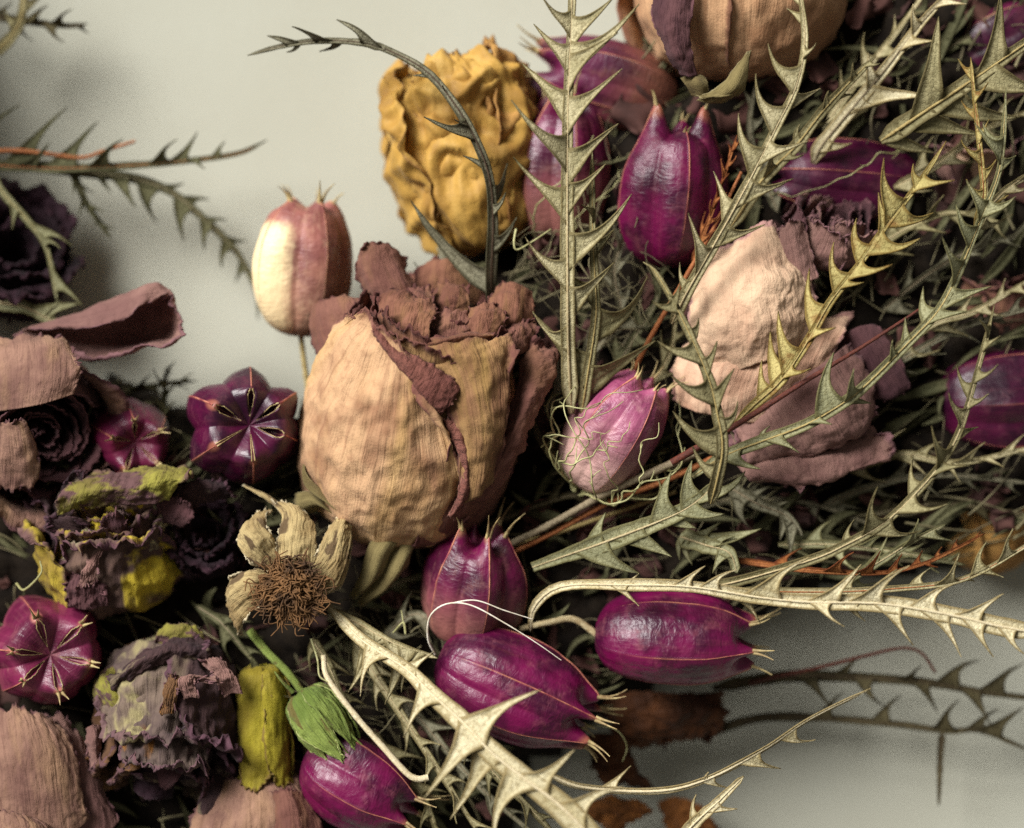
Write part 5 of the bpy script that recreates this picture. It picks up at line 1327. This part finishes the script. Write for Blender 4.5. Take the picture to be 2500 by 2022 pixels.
S('brightest cream sprig with wide spines running to the bottom edge', [(800, 1478, 90), (880, 1560, 150), (989, 1631, 230), (1052, 1692, 280), (1135, 1768, 320), (1198, 1835, 345), (1282, 1902, 360), (1366, 1965, 370), (1440, 2040, 375), (1510, 2120, 375)], 17,
  [(1322, 1684, 40), (1402, 1832, 30), (1521, 1922, 20), (1035, 1950, 30), (1205, 2060, 20), (985, 1800, 20), (880, 1700, 20), (1060, 1590, -10), (1100, 2000, -40), (900, 1640, -10)], 'leaf_cream', 'rib_cream', seed=20, shift=0.12, tooth_w=1.15, base_back=0.45, taper=2.5, wing=1.6)
S('drooping grey sprig between the green bud and the magenta pod', [(800, 1490, 60), (870, 1520, 90), (960, 1570, 120), (1070, 1608, 130)], 17, [(850, 1690, 0), (870, 1650, 0), (940, 1720, 20), (905, 1590, 0), (980, 1690, 0)], 'leaf_pale', 'rib_pale', seed=21, shift=0.0, tooth_w=1.6)
stem('pale hooked stalk passing below the green bud', [(790, 1600, 100), (800, 1655, 115), (870, 1750, 125), (938, 1827, 130), (990, 1885, 135), (1018, 1902, 135), (1046, 1898, 135)], 7, 8, 'rib_cream')
S('slender light sprig rising from the bottom against bare wall', [(1330, 1885, 0), (1420, 1920, 60), (1600, 1931, 130), (1726, 1902, 170), (1868, 1827, 200), (1977, 1755, 215), (2126, 1681, 220)], 16,
  [(1990, 1806, -30), (1906, 1877, -30), (1776, 1923, -20), (1730, 1885, 10), (1540, 1870, 10)], 'leaf_cream', 'rib_cream', seed=22, roll=35, taper=0.4, rib_w=0.5)
S('soft cream spine poking up from the bottom edge', [(1640, 2090, 150), (1684, 2022, 160), (1750, 1960, 170), (1816, 1895, 170)], 24, [(1800, 1975, 0), (1700, 1940, 0)], 'leaf_cream', 'rib_cream', seed=23)
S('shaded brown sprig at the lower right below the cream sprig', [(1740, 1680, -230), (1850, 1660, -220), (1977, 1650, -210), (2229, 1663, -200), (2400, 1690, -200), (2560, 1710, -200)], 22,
  [(2250, 1625), (2392, 1612), (2500, 1620), (2290, 1740), (2160, 1725), (2420, 1770), (2100, 1600), (2030, 1730)], 'leaf_dark', 'rib_dark', seed=24)  # shade from the mass above is put into the dark leaf colour
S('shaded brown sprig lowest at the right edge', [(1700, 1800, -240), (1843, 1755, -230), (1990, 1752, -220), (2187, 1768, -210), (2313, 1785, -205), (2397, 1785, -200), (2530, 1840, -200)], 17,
  [(2200, 1697), (2342, 1709), (2500, 1725), (2060, 1690), (2160, 1770), (2440, 1730)], 'leaf_dark', 'rib_dark', seed=25, shift=0.5)  # dark leaf colour again holds the shade this sprig lies in
stem('thin bent brown twig tip below the cream sprig', [(1830, 1668, -190), (1881, 1655, -180), (2000, 1630, -170), (2103, 1604, -165), (2200, 1583, -160), (2250, 1595, -160), (2284, 1642, -160)], 6, 3.5, 'rib_red')
# left-hand background sprigs
S('dark sprig in the top left corner', [(-60, 30, -260), (0, 42, -250), (84, 55, -240), (168, 63, -235), (214, 58, -230)], 17, [(176, 22), (157, 104), (216, 82), (80, 100), (118, 12), (30, 5)], 'leaf_dark', 'rib_dark', seed=26)
S('thick curved leaf in the top left corner', [(-20, 130, -220), (20, 100, -215), (48, 55, -210), (58, 0, -210), (60, -60, -210)], 24, [(110, -20), (10, 20), (100, 30)], 'leaf_olive', 'rib_olive', seed=27)
S('blurred dark sprig pointing right from the left edge', [(-60, 400, -190), (60, 408, -190), (168, 411, -190), (336, 403, -200), (482, 390, -210), (587, 373, -215), (652, 342, -220)], 18,
  [(164, 262), (239, 296), (432, 340), (482, 322), (549, 345), (500, 412), (50, 255), (300, 340), (120, 350)], 'leaf_moss', 'rib_rust', seed=28)
S('blurred green sprig bending down towards the pale pod', [(60, 400, -230), (189, 419, -230), (327, 436, -240), (419, 470, -250), (482, 520, -260), (545, 579, -270), (587, 629, -280), (625, 710, -290), (630, 780, -300)], 20,
  [(449, 447), (512, 487), (554, 537), (602, 588), (331, 508), (384, 545), (449, 588), (499, 612), (541, 655), (270, 470), (575, 690)], 'leaf_moss', 'rib_grey', seed=29, tooth_w=1.5)
S('small hanging sprig tip below the blurred dark sprig', [(150, 405, -220), (180, 430, -220), (210, 495, -225), (245, 545, -230), (270, 582, -230)], 15, {'sp': 60, 'len': 45, 'a': 0.2}, 'leaf_moss', 'rib_dark', seed=30)
S('pale forked leaf hanging at the left edge', [(-40, 380, -180), (0, 461, -160), (60, 530, -150), (105, 587, -145), (125, 650, -140), (140, 740, -140)], 16, [(66, 556), (147, 606), (200, 745), (30, 560), (175, 600)], 'leaf_green', 'rib_olive', seed=31, shift=0.85)
S('flat pale green leaf above the left rose', [(-60, 720, -150), (0, 738, -130), (60, 750, -120), (110, 775, -120), (145, 790, -120)], 34, [(150, 735, 0), (195, 742, 0)], 'leaf_green', 'rib_pale', seed=32, tooth_w=2.0, curl=0.12)
stem('rusty stem at the left edge among blurred sprigs', [(-60, 370, -180), (40, 368, -180), (110, 375, -185), (200, 385, -190), (250, 370, -195), (330, 345, -200)], 7, 4, 'rib_rust')
S('dull green sprig behind the star shaped pod', [(230, 960, -260), (330, 950, -250), (420, 935, -250), (480, 930, -255)], 14, {'sp': 60, 'len': 55}, 'leaf_moss', 'rib_dark', seed=33)
S('dull green sprig between left rose and star shaped pod', [(380, 1160, -150), (400, 1080, -160), (400, 1000, -180), (405, 900, -220)], 14, {'sp': 70, 'len': 70}, 'leaf_moss', 'rib_dark', seed=34)
# woody stems through the middle
stem('grey woody stalk leading down left from the threaded pod', [(1230, 1335, -30), (1329, 1288, 20), (1480, 1205, 50), (1600, 1150, 60), (1700, 1105, 60)], 8, 10, 'rib_grey')
stem('brown woody stalk alongside the grey one below the threaded pod', [(1250, 1350, -40), (1350, 1300, 5), (1500, 1220, 30), (1620, 1175, 40), (1740, 1120, 40)], 7, 8, 'rib_rust')
stem('thin pale stalk behind the level purple pod', [(1180, 1350, -60), (1330, 1310, -40), (1480, 1260, -40), (1650, 1200, -40)], 6, 5, 'rib_olive')
stem('brown stalk rising behind the olive sprig', [(1540, 920, -20), (1590, 820, 20), (1660, 700, 60), (1740, 560, 80), (1810, 420, 80)], 6, 4, 'rib_rust')
S('rust coloured needle sprig beside the climbing sprig', [(1690, 640, 60), (1730, 540, 90), (1765, 440, 100), (1800, 330, 100)], 9, {'sp': 46, 'len': 48, 'ang': 28}, 'leaf_rust', 'rib_rust', seed=35)
stem('curling white thread looping over the magenta pod', [(1062, 1598, 90), (1045, 1560, 120), (1050, 1505, 150), (1090, 1475, 170), (1150, 1478, 180), (1230, 1520, 185), (1310, 1570, 180), (1370, 1612, 170)], 2.8, 1.0, 'thread_white', name='thread', cat='thread')
stem('second white thread branching across the squat pod', [(1090, 1475, 168), (1160, 1466, 180), (1230, 1490, 175), (1300, 1512, 160)], 1.9, 1.2, 'thread_white', name='thread', cat='thread')
stem('grey green stem tips behind the central rose', [(1060, 580, -180), (1090, 640, -170), (1130, 700, -160)], 9, 6, 'leaf_grey')
S('dark sprig curving down behind the central rose on the right', [(1480, 1130, -30), (1400, 1140, -20), (1330, 1090, -10), (1290, 1000, -20)], 22, {'sp': 120, 'len': 80}, 'leaf_dark', 'rib_dark', seed=36, tooth_w=2)

# secondary sprigs filling the right side and the bottom, each seen partly
fill = [
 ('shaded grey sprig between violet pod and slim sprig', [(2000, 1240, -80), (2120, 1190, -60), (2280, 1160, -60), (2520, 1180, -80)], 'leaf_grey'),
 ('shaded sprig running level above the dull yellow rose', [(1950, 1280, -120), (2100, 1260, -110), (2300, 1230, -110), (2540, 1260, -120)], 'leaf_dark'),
 ('grey stalky sprig below the mauve petal', [(1640, 1250, -90), (1800, 1220, -70), (1980, 1230, -70), (2150, 1290, -80)], 'leaf_grey'),
 ('pale leafy tip right of the horizontal sprig start', [(2060, 1420, 60), (2150, 1370, 90), (2230, 1320, 100), (2310, 1280, 100)], 'leaf_green'),
 ('grey sprig leaving the violet pod towards the upper right', [(2060, 960, -60), (2200, 880, -30), (2350, 800, -20), (2560, 740, -20)], 'leaf_grey'),
 ('dim sprig behind the right edge rose', [(2150, 760, -90), (2280, 660, -70), (2400, 600, -60), (2560, 560, -60)], 'leaf_grey'),
 ('pale spiny sprig at the right edge beside the hanging yellow sprig', [(2380, 560, 60), (2430, 490, 90), (2490, 440, 100), (2580, 400, 100)], 'leaf_pale'),
 ('dark green sprig in the top right corner', [(2250, 160, -110), (2350, 100, -100), (2450, 60, -100), (2560, 20, -100)], 'leaf_moss'),
 ('grey straight sprig under the brightest sprig', [(860, 1560, 20), (950, 1700, 60), (1050, 1850, 80), (1180, 2050, 90)], 'leaf_pale'),
 ('olive sprig crowding below the lowest magenta pod tail', [(980, 1700, 0), (1080, 1820, 40), (1180, 1930, 50), (1330, 2060, 50)], 'leaf_grey'),
 ('grey sprig emerging left of the brightest sprig at the bottom', [(900, 1780, 10), (980, 1880, 40), (1040, 1960, 60), (1080, 2080, 60)], 'leaf_olive'),
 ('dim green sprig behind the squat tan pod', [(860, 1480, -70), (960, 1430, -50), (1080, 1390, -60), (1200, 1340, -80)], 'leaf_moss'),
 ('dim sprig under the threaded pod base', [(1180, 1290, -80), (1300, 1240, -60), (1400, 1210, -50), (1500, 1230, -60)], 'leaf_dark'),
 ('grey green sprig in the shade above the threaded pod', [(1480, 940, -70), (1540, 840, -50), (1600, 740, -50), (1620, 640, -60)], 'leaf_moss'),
 ('grey sprig in the shade left of the threaded pod', [(1330, 1010, -70), (1380, 930, -50), (1480, 830, -50), (1580, 760, -60)], 'leaf_grey'),
 ('green leaf blade behind the lime petal scrap', [(480, 1480, -40), (540, 1520, 0), (590, 1580, 10), (640, 1640, 0)], 'leaf_moss'),
 ('small olive sprig right of the green bud', [(760, 1560, 30), (800, 1620, 60), (830, 1690, 70), (870, 1760, 60)], 'leaf_olive'),
 ('silvery sprig behind the whitish sprig at the top right', [(2020, 300, -60), (2090, 200, -40), (2180, 90, -30), (2260, -20, -40)], 'leaf_pale'),
 ('silvery sprig leaning left below the top rose', [(1900, 520, -70), (1850, 400, -50), (1830, 300, -50), (1850, 190, -60)], 'leaf_grey'),
 ('grey sprig passing under the broad olive sprig', [(2180, 460, -50), (2290, 400, -30), (2400, 320, -30), (2540, 260, -40)], 'leaf_pale'),
 ('dusky sprig between the wine pod and the yellow sprig', [(2120, 620, -50), (2210, 560, -20), (2320, 520, -20), (2440, 540, -30)], 'leaf_olive'),
 ('silvery sprig spreading above the violet pod', [(2180, 860, -40), (2280, 790, 0), (2380, 760, 10), (2520, 680, 0)], 'leaf_pale'),
 ('sage sprig below the violet pod', [(2060, 1150, -50), (2200, 1110, -20), (2340, 1130, -10), (2530, 1090, -20)], 'leaf_pale'),
 ('sage sprig reaching right under the slim toothed sprig', [(1900, 1330, -20), (2050, 1330, 10), (2200, 1350, 20), (2360, 1380, 10)], 'leaf_green'),
 ('pale sprig behind the threaded pod tip', [(1530, 1010, -60), (1600, 930, -30), (1640, 850, -20), (1650, 770, -30)], 'leaf_olive'),
 ('silvery sprig left of the magenta horned pod', [(1520, 760, -60), (1500, 660, -40), (1530, 570, -40), (1580, 480, -60)], 'leaf_grey'),
 ('sage sprig beneath the squat tan pod', [(930, 1560, -30), (1020, 1500, -10), (1110, 1590, 0), (1200, 1640, -10)], 'leaf_grey'),
 ('pale sprig behind the brightest sprig near the bottom edge', [(1120, 1760, 60), (1200, 1880, 90), (1300, 1980, 100), (1400, 2090, 100)], 'leaf_olive'),
]
for i, (lab, pts, mt) in enumerate(fill):
    S(lab, pts, 16, {'sp': 105, 'len': 85, 'a': 0.08}, mt, 'rib_grey' if mt in ('leaf_grey', 'leaf_dark', 'leaf_moss') else 'rib_pale', seed=50 + i, roll=random.uniform(-25, 25), lift=35)

# a few fine curling threads that can be told apart
for i, (lab, pts, r) in enumerate([
    ('pale thread curl between sprigs above the pale creased petal', [(1260, 560, 60), (1255, 590, 80), (1262, 610, 80), (1300, 590, 70), (1345, 560, 60)], 3),
    ('fine pale thread under the pink star pod', [(40, 1425, 60), (60, 1440, 80), (100, 1400, 90), (98, 1370, 80)], 3.5),
    ('fine pale thread beside the hooked stalk', [(760, 1560, 90), (775, 1610, 110), (780, 1650, 120), (800, 1665, 120)], 3),
    ('thin thread left of the squat tan pod', [(960, 1545, 60), (985, 1520, 80), (990, 1550, 80), (980, 1490, 80)], 2.6),
    ('thin dark thread hanging below the double ridged pod', [(1430, 1770, 0), (1500, 1780, 0), (1530, 1820, -10), (1520, 1860, -20)], 1.5)]):
    stem(lab, pts, r, r * 0.6, 'thread', name='thread', cat='thread')
